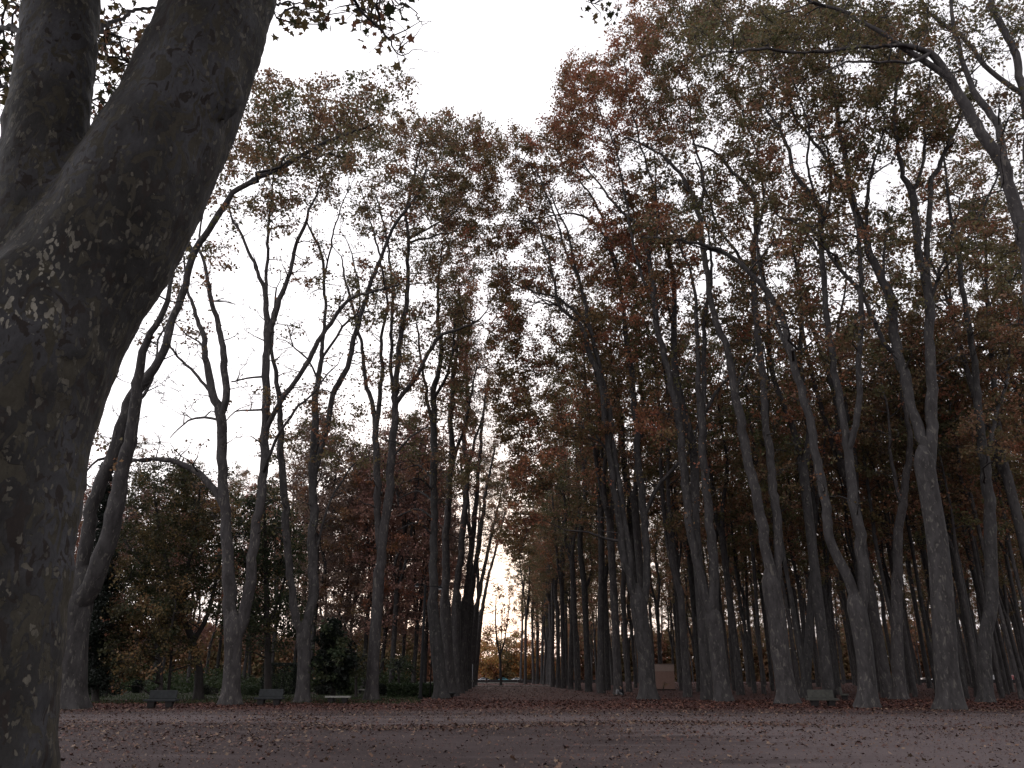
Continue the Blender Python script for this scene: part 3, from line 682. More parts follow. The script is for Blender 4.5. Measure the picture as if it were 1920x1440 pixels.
traced_tree((1357, 1316), [(1357, 1316, 38), (1354, 1290, 34), (1347, 1227, 33), (1342, 1185, 34), (1338, 1160, 38)],
 [[(1332, 1165, 26), (1319, 1123, 24), (1302, 1061, 20), (1291, 991, 18), (1281, 896, 17), (1276, 840, 16), (1267, 778, 15), (1255, 717, 14), (1245, 665, 13), (1232, 605, 12), (1225, 543, 11), (1213, 472, 9), (1196, 425, 7), (1160, 390, 6), (1120, 340, 4), (1090, 300, 3)],
  [(1343, 1165, 22), (1343, 1109, 20), (1338, 1038, 19), (1328, 943, 18), (1321, 873, 17), (1317, 778, 17), (1311, 731, 11), (1307, 660, 9), (1302, 543, 7), (1280, 470, 5), (1250, 420, 4), (1200, 380, 3)],
  [(1318, 780, 12), (1321, 721, 11), (1319, 660, 10), (1321, 590, 8), (1330, 520, 6), (1325, 450, 4), (1310, 380, 3)],
  [(1320, 800, 9), (1328, 773, 8), (1343, 740, 7), (1357, 721, 5), (1375, 680, 3)],
  [(1224, 560, 6), (1190, 480, 6), (1160, 300, 4), (1120, 200, 3)], [(1214, 480, 6), (1230, 400, 5), (1210, 300, 4), (1180, 200, 3), (1170, 120, 2)]],
 [(1120, 230, 80, 110, 90), (1190, 130, 70, 90, 60), (1180, 400, 80, 70, 50), (1200, 550, 60, 70, 24), (1250, 480, 60, 60, 20), (1090, 160, 40, 60, 34), (1210, 40, 50, 60, 30), (1240, 780, 50, 50, 14), (1060, 250, 40, 60, 26), (1250, 230, 50, 60, 24)],
 'plane tree with pale scabbed bark at its foot, just past the tan kiosk', seed=7, group=GF, dens=1.7, reach=13, nleaf=100, pals={'rust': 2, 'autumn': 2})
traced_tree((1478, 1320), [(1478, 1320, 46), (1474, 1290, 40), (1464, 1227, 38), (1456, 1156, 37), (1446, 1100, 38)],
 [[(1440, 1120, 26), (1432, 1060, 23), (1423, 991, 22), (1409, 920, 20), (1399, 863, 19), (1385, 792, 18), (1371, 721, 17), (1361, 661, 15), (1347, 614, 14), (1333, 567, 12), (1324, 496, 11), (1314, 439, 11), (1306, 392, 10), (1290, 349, 9), (1253, 302, 7), (1215, 274, 5), (1172, 257, 4)],
  [(1455, 1130, 24), (1460, 1038, 18), (1452, 920, 17), (1445, 849, 16), (1438, 778, 15), (1430, 700, 15), (1424, 650, 14), (1418, 614, 13), (1416, 543, 12), (1413, 472, 11), (1418, 425, 10), (1413, 378, 9), (1395, 345, 8), (1361, 307, 7), (1338, 283, 5), (1300, 269, 4)],
  [(1414, 500, 8), (1385, 450, 7), (1350, 400, 6), (1330, 340, 4), (1310, 280, 3)], [(1306, 395, 7), (1320, 330, 5), (1300, 240, 4), (1290, 150, 3)],
  [(1371, 730, 7), (1390, 700, 6), (1410, 670, 5), (1420, 640, 3)], [(1418, 430, 6), (1440, 350, 5), (1430, 270, 4), (1400, 190, 3)]],
 [(1290, 110, 80, 90, 70), (1370, 220, 70, 80, 46), (1340, 400, 60, 60, 20), (1260, 220, 60, 60, 20), (1420, 120, 50, 80, 34), (1390, 560, 50, 70, 14), (1370, 40, 70, 50, 34), (1290, 20, 60, 50, 34), (1250, 330, 50, 40, 8), (1380, 330, 50, 50, 16)],
 'plane tree beside the mossy stone bench, trunk splitting into two long parallel stems', seed=8, group=GF, dens=1.7, reach=13, nleaf=100)
traced_tree((1511, 1308), [(1511, 1308, 24), (1512, 1270, 19), (1518, 1180, 16), (1523, 1085, 14)],
 [[(1522, 1100, 13), (1525, 1030, 11), (1527, 967, 10), (1522, 880, 8), (1515, 800, 7), (1500, 720, 5), (1490, 640, 4)], [(1524, 1000, 6), (1540, 900, 5), (1550, 820, 4)]],
 [(1510, 760, 50, 70, 30), (1500, 660, 45, 60, 22), (1540, 860, 40, 50, 16)], 'slim plane tree behind the mossy stone bench, bending a little to one side', seed=9, group=GF, reach=14, keep=True)
traced_tree((1628, 1328), [(1628, 1328, 46), (1627, 1295, 38), (1624, 1250, 35), (1616, 1190, 36), (1606, 1140, 40)],
 [[(1600, 1150, 24), (1582, 1085, 21), (1558, 1024, 19), (1544, 953, 18), (1530, 882, 17), (1516, 802, 17), (1501, 745, 16), (1489, 680, 15), (1468, 605, 13), (1449, 557, 11), (1413, 520, 10), (1385, 496, 9), (1347, 468, 7), (1291, 453, 6), (1243, 446, 5), (1206, 444, 3)],
  [(1616, 1170, 25), (1624, 1109, 23), (1619, 1038, 22), (1605, 943, 21), (1596, 863, 20), (1586, 816, 16), (1577, 754, 14), (1565, 698, 13), (1558, 661, 12), (1549, 567, 12), (1541, 472, 12), (1537, 416, 11), (1528, 378, 10), (1492, 331, 8), (1478, 283, 7), (1459, 236, 6), (1435, 200, 4)],
  [(1598, 850, 14), (1606, 825, 13), (1615, 769, 14), (1619, 707, 12), (1613, 661, 11), (1617, 567, 10), (1615, 472, 8), (1610, 416, 6), (1600, 350, 4)],
  [(1489, 680, 9), (1470, 640, 8), (1440, 560, 7), (1420, 480, 5), (1430, 400, 3)], [(1540, 430, 7), (1560, 350, 6), (1550, 270, 4), (1530, 200, 3)],
  [(1530, 385, 6), (1510, 300, 5), (1520, 230, 4), (1490, 150, 3)], [(1460, 240, 4), (1470, 160, 4), (1450, 80, 3)], [(1542, 480, 6), (1500, 420, 5), (1460, 400, 4), (1440, 350, 2)]],
 [(1450, 110, 70, 90, 56), (1440, 260, 70, 70, 30), (1450, 430, 60, 60, 16), (1520, 170, 60, 70, 34), (1500, 40, 70, 50, 34), (1580, 300, 50, 60, 18), (1560, 480, 40, 60, 10), (1250, 430, 60, 30, 10), (1600, 420, 40, 50, 8), (1480, 560, 50, 50, 12), (1580, 640, 50, 50, 14)],
 'low forking plane tree between the mossy bench and the stoutest front trunk', seed=10, group=GF, dens=1.5, reach=13, nleaf=95)
traced_tree((1688, 1312), [(1688, 1312, 34), (1686, 1285, 26), (1681, 1180, 23), (1681, 1085, 21)],
 [[(1681, 1100, 21), (1686, 1000, 19), (1695, 925, 16), (1704, 863, 12), (1702, 800, 9), (1690, 730, 7), (1685, 650, 5)], [(1690, 960, 8), (1670, 880, 7), (1660, 800, 5), (1650, 720, 4)]],
 [(1690, 720, 60, 60, 30), (1650, 780, 50, 60, 24), (1720, 640, 40, 60, 14)], 'dark plane tree with a swollen knot, set back beside the stoutest trunk', seed=11, group=GF, reach=14)
traced_tree((1784, 1331), [(1784, 1331, 56), (1782, 1300, 50), (1775, 1250, 46), (1766, 1132, 44), (1756, 1014, 41), (1742, 920, 39), (1734, 870, 44)],
 [[(1728, 890, 26), (1719, 816, 22), (1704, 764, 20), (1690, 707, 19), (1679, 661, 18), (1667, 567, 18), (1638, 491, 16), (1619, 439, 15), (1600, 387, 14), (1586, 307, 10), (1572, 222, 8), (1558, 142, 6), (1552, 60, 4)],
  [(1744, 890, 26), (1752, 825, 23), (1752, 754, 22), (1749, 661, 20), (1742, 567, 20), (1735, 510, 19), (1719, 449, 14), (1712, 354, 14), (1695, 331, 10), (1681, 264, 8), (1676, 203, 7), (1681, 142, 6), (1690, 60, 4)],
  [(1737, 515, 13), (1742, 425, 11), (1747, 349, 10), (1766, 302, 9), (1785, 250, 8), (1808, 213, 6), (1830, 150, 4)],
  [(1712, 360, 8), (1728, 321, 7), (1740, 260, 6), (1738, 200, 4), (1750, 120, 3)], [(1598, 380, 9), (1596, 340, 8), (1553, 274, 7), (1520, 222, 6), (1487, 175, 5), (1460, 130, 3)],
  [(1617, 430, 8), (1629, 340, 7), (1648, 297, 6), (1665, 240, 4)], [(1664, 660, 10), (1648, 638, 10), (1615, 543, 9), (1572, 482, 8), (1544, 434, 7), (1500, 400, 4)],
  [(1742, 560, 7), (1765, 500, 6), (1785, 440, 5), (1800, 370, 3)], [(1670, 590, 6), (1660, 520, 6), (1668, 430, 5), (1690, 380, 3)]],
 [(1600, 120, 80, 90, 60), (1700, 220, 70, 80, 44), (1600, 340, 50, 50, 14), (1680, 90, 70, 80, 50), (1780, 200, 50, 80, 34), (1670, 420, 50, 50, 12), (1600, 230, 60, 60, 26), (1800, 420, 40, 60, 14), (1560, 40, 60, 50, 30), (1700, 560, 40, 60, 10), (1520, 400, 40, 50, 8)],
 'stoutest plane tree of the front line, thick bare trunk forking far up', seed=12, group=GF, dens=1.5, reach=13, nleaf=100)
traced_tree((1850, 1318), [(1850, 1318, 34), (1849, 1290, 28), (1846, 1203, 26), (1858, 1132, 25), (1858, 1062, 24), (1856, 967, 23)],
 [[(1857, 985, 23), (1851, 896, 20), (1841, 825, 17), (1834, 754, 15), (1825, 665, 13), (1808, 567, 10), (1797, 472, 8), (1785, 416, 7), (1772, 330, 5), (1770, 250, 3)],
  [(1845, 860, 9), (1865, 780, 8), (1885, 700, 6), (1890, 620, 4)], [(1800, 500, 5), (1830, 430, 5), (1850, 350, 4), (1870, 280, 2)]],
 [(1880, 620, 50, 80, 40), (1860, 800, 50, 60, 30), (1820, 380, 40, 70, 14), (1880, 480, 40, 60, 20), (1780, 620, 30, 50, 10), (1850, 300, 40, 50, 10)],
 'plane tree with an S-shaped lower trunk standing next to the stoutest one', seed=13, group=GF, dens=1.6, reach=13, nleaf=95)
traced_tree((2012, 1345), [(2012, 1345, 70), (2005, 1300, 60), (1985, 1100, 52), (1968, 900, 48)],
 [[(1968, 910, 42), (1950, 700, 36), (1932, 520, 31), (1918, 449, 28), (1903, 378, 26), (1879, 307, 25), (1846, 264, 23), (1808, 189, 20), (1770, 137, 16), (1742, 99, 13), (1704, 85, 10), (1638, 85, 8), (1582, 94, 7), (1511, 99, 6), (1440, 92, 6), (1385, 97, 5), (1338, 97, 4), (1300, 118, 3)],
  [(1790, 165, 16), (1765, 150, 14), (1704, 113, 12), (1629, 71, 9), (1572, 38, 7), (1500, 10, 5), (1420, -40, 3)],
  [(1720, 125, 8), (1690, 140, 6), (1662, 137, 6), (1596, 132, 5), (1560, 140, 4), (1525, 155, 2)],
  [(1890, 330, 14), (1870, 250, 14), (1840, 200, 14), (1800, 130, 10), (1780, 60, 8), (1770, -30, 5), (1740, -120, 3)],
  [(1940, 600, 20), (1935, 400, 18), (1928, 220, 16), (1907, 132, 15), (1889, 71, 14), (1865, 24, 13), (1856, -10, 12), (1840, -120, 8), (1800, -260, 4)],
  [(1915, 160, 11), (1898, 151, 10), (1851, 109, 9), (1813, 61, 8), (1771, 28, 7), (1733, -5, 6), (1680, -60, 4)]],
 [(1560, 60, 120, 50, 34), (1330, 90, 60, 40, 18), (1440, 60, 60, 50, 18), (1700, 40, 80, 50, 26), (1830, 60, 60, 60, 26), (1890, 220, 30, 70, 14), (1900, 30, 40, 40, 14), (1780, -60, 120, 50, 20), (1600, -60, 160, 50, 20), (1900, 500, 30, 60, 10), (1340, 30, 50, 40, 12)],
 'plane tree at the picture edge, only its heavy limbs sweeping in on top', Y=34, seed=14, group=GF, reach=9, nleaf=75, sig=2.2, size=(0.12, 0.22), pals={'olive': 2, 'autumn': 2})

# ------------------------------------------------------------------ trees of the wood: a few kinds, then copies
def wood_tree(kind, seed, H, crown_lo, spread, natt, nleaf, pals, r0=0.42, fork=0.3, bark=BARK, lean=0.0, size=(0.17, 0.31), sig=(1, 1), loose=0.66, nst=None, twigs=4, reach=12):
    rng = np.random.default_rng(seed)
    tb, sk = Tubes(), Skeleton()
    fz = H * fork * rng.uniform(0.6, 1.2)
    wob = rng.normal(size=2) * 0.25
    tp = np.array([(0, 0, -0.1), (wob[0] * .3, wob[1] * .3, fz * 0.3), (wob[0], wob[1], fz * 0.7), (wob[0] * 1.3, wob[1] * 1.3, fz)]); tr = np.array([r0 * 1.05, r0 * 0.9, r0 * 0.85, r0 * 0.9])
    p, r = cap_end(*resample(tp, tr, 0.5)); v, f = tube(p, r, 12, flare_lobes(rng.uniform(0, 6), 0.4, 0.5)); tb.add(v, f)
    if nst is None: nst = rng.integers(1, 4)
    ends = []
    for s in range(nst):
        a = rng.uniform(0, 6.28) + s * 6.28 / nst; d = np.array([math.cos(a), math.sin(a)]); sp = spread * rng.uniform(0.25, 0.6) * (0.4 if nst == 1 else 1)
        top = H * rng.uniform(0.86, 0.97); b0 = tp[-1] - np.array([0, 0, 0.6])
        pts = [b0]
        for t in (0.15, 0.35, 0.6, 0.8, 1.0):
            q = np.array([b0[0] + d[0] * sp * t ** 0.9, b0[1] + d[1] * sp * t ** 0.9, b0[2] + (top - b0[2]) * t]) + np.append(rng.normal(size=2) * 0.35, 0)
            pts.append(q)
        rr = r0 * (0.9 if nst == 1 else 0.62) * np.array([1.1, 0.95, 0.8, 0.55, 0.3, 0.08])
        p, r = resample(np.array(pts), rr, 0.8); v, f = tube(p, r, 8); tb.add(v, f); sk.add(p, r)
        for q in range(4):
            j = int(len(p) * rng.uniform(0.3, 0.8)); a2 = rng.uniform(0, 6.28); L = spread * rng.uniform(0.4, 0.8)
            e = p[j] + np.array([math.cos(a2) * L, math.sin(a2) * L, L * rng.uniform(0.8, 1.8)]); m_ = p[j] * 0.5 + e * 0.5 + np.array([0, 0, -0.12 * L])
            bp, br_ = resample(np.array([p[j], m_, e]), np.array([r[j] * 0.55, r[j] * 0.35, 0.03]), 0.8); v, f = tube(bp, br_, 6); tb.add(v, f); sk.add(bp, br_)
    att = []
    while len(att) < natt:
        z = rng.beta(1.6, 1.2); a = rng.uniform(0, 6.28); prof = math.sin(math.pi * min(1, 0.12 + 0.80 * z)) ** 0.6
        rr = spread * prof * math.sqrt(rng.random())
        att.append((wob[0] + rr * math.cos(a), wob[1] + rr * math.sin(a), crown_lo + (H - crown_lo) * z))
    cg = grow_crown(sk, np.array(att), rng, nleaf=nleaf, pals=pals, size=size, twigs=twigs, reach=reach, spread=loose, minz=0.5)
    return trunk_mesh('trunk', tb, bark), crown_mesh('crown', cg, bark)

def place(meshes, x, y, rz, sc, label, group, name='plane_tree', cat='tree'):
    o = thing(name, (x, y, 0), label, cat, group, rz); o.scale = (sc, sc, sc * random.uniform(0.94, 1.06))
    for nm, me in zip(('trunk', 'crown'), meshes): link(nm, me, o)
    return o

TALL = [wood_tree('tall', 200 + i, 46, 16.5, 5.4, 225, 62, {'autumn': 3, 'rust': 1.5, 'olive': 2}, 0.40, 0.35) for i in range(5)]
MIDK = [wood_tree('mid', 240 + i, 40, 12, 4.8, 225, 62, {'rust': 2, 'autumn': 3, 'olive': 1}, 0.32, 0.3) for i in range(3)]
REDK = [wood_tree('red', 260 + i, 31, 5.5, 4.9, 280, 110, {'red': 4, 'rust': 1}, 0.30, 0.3, size=(0.18, 0.30), loose=0.85) for i in range(3)]

# avenue, kiosk side row after the corner tree
for i, (px, py, rz, k, sc) in enumerate([(1160, 1303.5, .3, 0, 1.06), (1128, 1300, 2.0, 1, 1.02), (1104, 1297, 4.1, 2, 1.0), (1084, 1294.5, 1.2, 3, .98), (1070, 1292.5, 5.0, 4, 1.0), (1057, 1291, .9, 0, .96), (1047, 1289.5, 3.3, 2, .98), (1036, 1288.3, 2.7, 1, .95)]):
    g = G(px, py)
    lab = ['plane tree that the seated person leans against', 'smooth pale trunked plane tree, next along the avenue after the one leaned on', 'third plane tree behind the avenue corner on the kiosk side', 'fourth plane tree behind the avenue corner on the kiosk side', 'fifth plane tree behind the avenue corner on the kiosk side', 'sixth plane tree behind the avenue corner on the kiosk side', 'seventh plane tree behind the avenue corner on the kiosk side', 'last plane tree of the kiosk side row, farthest down the avenue'][i]
    place(TALL[k], g[0], g[1], rz, sc, lab, GA)

# the wood behind the front line
fronts = [G(*b)[:2] for b in [(1217, 1312), (1357, 1316), (1478, 1320), (1511, 1308), (1628, 1328), (1688, 1312), (1784, 1331), (1850, 1318)]]
kiosk_p = G(1246, 1293)
n_w = 0
yy = 62.0
while yy < 225:
    x0 = 14.5 - 0.045 * (yy - 60)
    xx = x0
    while xx < 0.74 * yy + 6:
        X, Yp = xx + random.uniform(-1.3, 1.3), yy + random.uniform(-1.8, 1.8)
        if all(math.hypot(X - f[0], Yp - f[1]) > 4.2 for f in fronts) and not (abs(X / Yp - kiosk_p[0] / kiosk_p[1]) < 0.018 and Yp < kiosk_p[1] + 3):
            near = Yp < 80
            meshes = random.choice(TALL if random.random() < 0.55 else MIDK)
            if near:
                place(meshes, X, Yp, random.uniform(0, 6.28), random.uniform(1.0, 1.16), 'slender plane tree in the shade just behind the front line of trunks', 'plane trees just behind the front line')
            elif Yp < 135:
                place(meshes, X, Yp, random.uniform(0, 6.28), random.uniform(0.85, 1.04), 'thin dark plane tree in the middle of the crowded wood', 'plane trees in the middle of the wood')
            else:
                place(meshes, X, Yp, random.uniform(0, 6.28), random.uniform(0.85, 1.04), 'thread-thin plane tree far back in the wood against the light', 'plane trees far back in the wood')
            n_w += 1
        xx += 7.6 + yy * 0.022
    yy += 7.6 + yy * 0.02
SLIM = [wood_tree('slim', 280 + i, 36, 13, 3.4, 110, 70, {'autumn': 2, 'rust': 1, 'olive': 1}, 0.19, 0.4, nst=1 + i % 2) for i in range(3)]
for i in range(40):
    Yp = random.uniform(62, 112); X = random.uniform(13.5, 0.7 * Yp)
    if abs(X / Yp - kiosk_p[0] / kiosk_p[1]) < 0.02 or any(math.hypot(X - f[0], Yp - f[1]) < 2.5 for f in fronts): continue
    place(random.choice(SLIM), X, Yp, random.uniform(0, 6.28), random.uniform(0.9, 1.12), 'very slim young plane tree squeezed between the older trunks of the wood', 'slim young plane trees in the wood')
yy = 236.0
while yy < 305:
    xx = 12.0
    while xx < 0.70 * yy:
        place(random.choice(MIDK + TALL[:2]), xx + random.uniform(-4, 4), yy + random.uniform(-4, 4), random.uniform(0, 6.28), random.uniform(0.75, 0.95), 'thread-thin plane tree far back in the wood against the light', 'plane trees far back in the wood')
        n_w += 1; xx += 13.5
    yy += 17
# dark trunks beyond the end of the avenue
for px, py, k in [(985, 1283, 0), (1000, 1282.5, 3), (1016, 1283, 1), (1030, 1283.5, 4), (1008, 1280, 2), (976, 1280.5, 1)]:
    g = G(px, py); place(TALL[k], g[0], g[1], random.uniform(0, 6.28), 0.95, 'dark plane tree in the clump closing the far end of the avenue', 'dark trunks at the far end of the avenue')
# reddish trees behind the garden
for i, (px, Y) in enumerate([(590, 92), (640, 100), (690, 94), (740, 90), (780, 98), (800, 110), (660, 118), (720, 116), (610, 126), (560, 112), (520, 100), (470, 108), (420, 118), (370, 106), (310, 114), (255, 104), (200, 112), (150, 104), (560, 140), (480, 136), (400, 142), (320, 138), (760, 130), (820, 136), (840, 150), (230, 132)]):
    X = (px - CX) / F * Y * 0.96
    if px > 560: place(REDK[i % 3], X, Y, random.uniform(0, 6.28), random.uniform(0.92, 1.06), 'reddish dense crowned tree behind the magnolia and low hedge', 'reddish trees behind the garden')
    else: place(REDK[i % 3] if i % 2 else MIDK[i % 3], X, Y, random.uniform(0, 6.28), random.uniform(0.80, 0.9), 'orange brown tree rising behind the dark garden trees', 'orange brown trees behind the garden')

for i, (X, Y) in enumerate([(-46, 74), (-58, 90), (-70, 84), (-66, 112), (-84, 118), (-52, 120)]):
    place(REDK[i % 3] if i % 2 else MIDK[i % 3], X, Y, i * 1.1, 0.85 + 0.03 * i, 'orange brown tree mostly hidden behind the huge forked trunk', 'orange brown trees behind the garden')
# garden trees (dark) -------------------------------------------------------------
def crown_from_blobs(name, label, cat, basepx, Y, trunk, blobs, pals, nleaf=120, size=(0.12, 0.24), bark=BARKD, sig=1.8, seed=1, spread=0.75, twigs=5, group=None, shape=LEAFQ, reach=9, droop=0.0, minz=0.4):
    rng = np.random.default_rng(seed + 500)
    base = P(basepx[0], basepx[1], Y)[0]; base[2] = 0
    root = thing(name, base, label, cat, group); tb, sk = Tubes(), Skeleton()
    for st in trunk:
        pts, rad = [], []
        for x, y, w in st:
            p, t = P(x, y, Y); pts.append(p - base); rad.append(0.5 * w * t / F)
        if st is trunk[0]: pts[0][2] = -0.1
        p, r = resample(np.array(pts), np.array(rad), 0.3); v, f = tube(p, r, 10, flare_lobes(1.0, 0.6, 0.3) if st is trunk[0] else None); tb.add(v, f); sk.add(p, r)
    link('trunk', trunk_mesh('trunk', tb, bark), root)
    att = []
    for bx, by, rx, ry, n in blobs:
        for _ in range(n):
            a = rng.uniform(0, 6.283); r = math.sqrt(rng.random()) * rng.uniform(0.9, 1.15)
            p, t = P(bx + rx * r * math.cos(a), by + ry * r * math.sin(a), Y + rng.normal() * sig); att.append(p - base)
    cg = grow_crown(sk, np.array(att), rng, nleaf=nleaf, pals=pals, size=size, twigs=twigs, reach=reach, spread=spread, droop=droop, shape=shape, minz=minz)
    link('crown', crown_mesh('crown', cg, bark), root)
    return root
crown_from_blobs('broadleaf_tree', 'broad dark green tree with a crooked trunk behind the bench nearest the big plane', 'tree', (372, 1296), 62,
 [[(374, 1300, 18), (372, 1250, 14), (360, 1200, 12), (340, 1150, 11), (318, 1080, 9), (300, 1000, 7), (290, 930, 4)], [(362, 1205, 10), (390, 1150, 8), (410, 1060, 6), (420, 980, 4)], [(345, 1160, 8), (350, 1080, 7), (370, 980, 5), (375, 910, 3)], [(325, 1100, 6), (270, 1060, 5), (230, 1010, 3)]],
 [(300, 960, 80, 60, 60), (380, 940, 60, 60, 50), (260, 1040, 50, 70, 46), (350, 1050, 80, 60, 60), (400, 1040, 40, 70, 30), (300, 890, 60, 25, 26), (350, 1130, 70, 40, 34)], {'green': 4, 'olive': 1}, seed=1)
crown_from_blobs('broadleaf_tree', 'dark green tree with a straight black trunk behind the twin stemmed planes', 'tree', (503, 1298), 66,
 [[(503, 1300, 14), (502, 1220, 12), (500, 1120, 10), (498, 1020, 7), (495, 940, 4)], [(502, 1180, 7), (530, 1100, 5), (545, 1030, 3)], [(501, 1180, 7), (470, 1110, 5), (455, 1030, 3)]],
 [(490, 960, 50, 50, 44), (460, 1040, 40, 60, 40), (530, 1040, 40, 60, 40), (500, 1110, 60, 50, 44), (540, 1160, 40, 40, 26), (460, 1160, 40, 40, 24), (500, 1200, 50, 25, 16)], {'green': 5, 'black': 1, 'olive': 1}, seed=2)
crown_from_blobs('maple_tree', 'small dull green and russet tree low beside the black cypress', 'tree', (322, 1290), 58,
 [[(305, 1294, 8), (300, 1240, 7), (280, 1180, 5), (250, 1120, 3)], [(300, 1230, 5), (320, 1180, 4), (330, 1130, 3)]],
 [(235, 1120, 40, 60, 44), (225, 1200, 35, 50, 36), (300, 1160, 45, 60, 44), (260, 1240, 40, 25, 18), (215, 1255, 25, 25, 12)], {'green': 3, 'olive': 1.2, 'autumn': 0.8}, seed=3, nleaf=110, spread=0.6)
crown_from_blobs('maple_tree', 'small olive yellow tree hanging low in front of the dark garden trees', 'tree', (345, 1285), 60,
 [[(318, 1292, 6), (322, 1220, 5), (325, 1150, 3)]], [(320, 1130, 35, 40, 26), (310, 1190, 35, 35, 26), (350, 1220, 30, 25, 12)], {'green': 2, 'olive': 2}, seed=4, nleaf=90, spread=0.55)
crown_from_blobs('magnolia_tree', 'squat black-green evergreen with drooping glossy leaves beside the backless bench', 'tree', (628, 1300), 58,
 [[(625, 1304, 9), (625, 1260, 8), (624, 1210, 6), (622, 1172, 3)]],
 [(622, 1180, 14, 18, 14), (622, 1205, 26, 20, 24), (628, 1230, 36, 20, 34), (608, 1255, 16, 22, 18), (648, 1248, 20, 20, 16), (612, 1280, 16, 14, 10), (636, 1276, 14, 16, 8)], {'black': 3, 'green': 1}, seed=5, nleaf=110, size=(0.14, 0.26), sig=1.2, spread=0.45, droop=0.35)
crown_from_blobs('cypress_tree', 'tall black columnar cypress squeezed behind the forked plane beside the nearest trunk', 'tree', (180, 1305), 57,
 [[(180, 1312, 12), (182, 1150, 10), (190, 1000, 7), (200, 880, 3)]],
 [(178, 1270, 24, 28, 34), (180, 1210, 25, 35, 44), (184, 1150, 25, 35, 44), (187, 1090, 24, 35, 40), (190, 1030, 22, 35, 34), (194, 970, 18, 35, 26), (198, 920, 13, 30, 16), (202, 880, 8, 20, 8)], {'black': 1}, seed=6, nleaf=150, size=(0.10, 0.2), sig=0.7, spread=0.42)
crown_from_blobs('broadleaf_tree', 'thin young tree with a little dark foliage between the magnolia and the low hedge', 'tree', (668, 1300), 70,
 [[(668, 1303, 5), (667, 1260, 4), (664, 1220, 3)]], [(664, 1235, 18, 24, 12), (672, 1255, 14, 12, 6)], {'green': 2, 'olive': 1}, seed=7, nleaf=70, spread=0.45)
crown_from_blobs('broadleaf_tree', 'small dark umbrella shaped tree above the low green hedge', 'tree', (748, 1300), 78,
 [[(748, 1301, 5), (747, 1265, 4), (742, 1240, 3)]], [(742, 1243, 26, 10, 14), (756, 1250, 14, 8, 6)], {'green': 2, 'black': 1}, seed=8, nleaf=80, spread=0.45)
# end of the avenue
crown_from_blobs('young_plane_tree', 'young Y-shaped tree alone in the light at the very end of the avenue', 'tree', (939, 1281), 165,
 [[(939, 1281, 5), (938, 1240, 4.5), (937, 1226, 5)], [(937, 1230, 3.5), (932, 1200, 3), (929, 1165, 2.5), (930, 1120, 1.5)], [(938, 1228, 3), (946, 1200, 2.5), (952, 1160, 2), (956, 1120, 1.2)], [(938, 1226, 2), (940, 1190, 2), (942, 1140, 1.2)]],
 [(935, 1150, 22, 25, 10), (950, 1120, 14, 24, 8), (922, 1190, 16, 18, 8), (955, 1170, 12, 25, 7), (930, 1110, 14, 14, 4)], {'rust': 2, 'autumn': 1}, seed=9, nleaf=45, size=(0.25, 0.4), sig=1.5, spread=1.0, bark=BARKD)
for i, (px, Y, ry, top) in enumerate([(915, 272, 44, 1222), (950, 278, 46, 1215), (985, 285, 50, 1210), (880, 280, 46, 1215), (1022, 285, 48, 1215), (850, 290, 50, 1215), (930, 305, 60, 1190), (968, 310, 55, 1195)]):
    crown_from_blobs('autumn_tree', ['golden orange tree closing the avenue, lit from behind', 'yellow green tree just beside the golden one at the avenue end', 'amber tree glimpsed between the dark far trunks', 'amber tree half hidden by the last trunk of the lamp post side', 'orange tree glimpsed far behind the kiosk side row', 'brown gold tree behind the lamp post side row', 'tall rusty tree rising behind the golden one', 'tall rusty tree rising behind the yellow green one'][i], 'tree', (px, 1279), Y,
     [[(px, 1279, 3), (px + 1, 1250, 2.5), (px, top, 1.5)], [(px, 1262, 2), (px + 12, 1240, 1)], [(px, 1262, 2), (px - 12, 1238, 1)]],
     [(px, top + 22, 26, 34, 44), (px, 1252, 24, 12, 18)], {'yellow': 3, 'rust': 1} if i in (0, 2, 3) else ({'yellow': 1, 'olive': 2} if i in (1, 5) else {'rust': 2, 'yellow': 1}), seed=30 + i, nleaf=90, size=(0.4, 0.7), sig=2.5, spread=1.7, group='autumn trees beyond the end of the avenue', reach=14, minz=1.0)

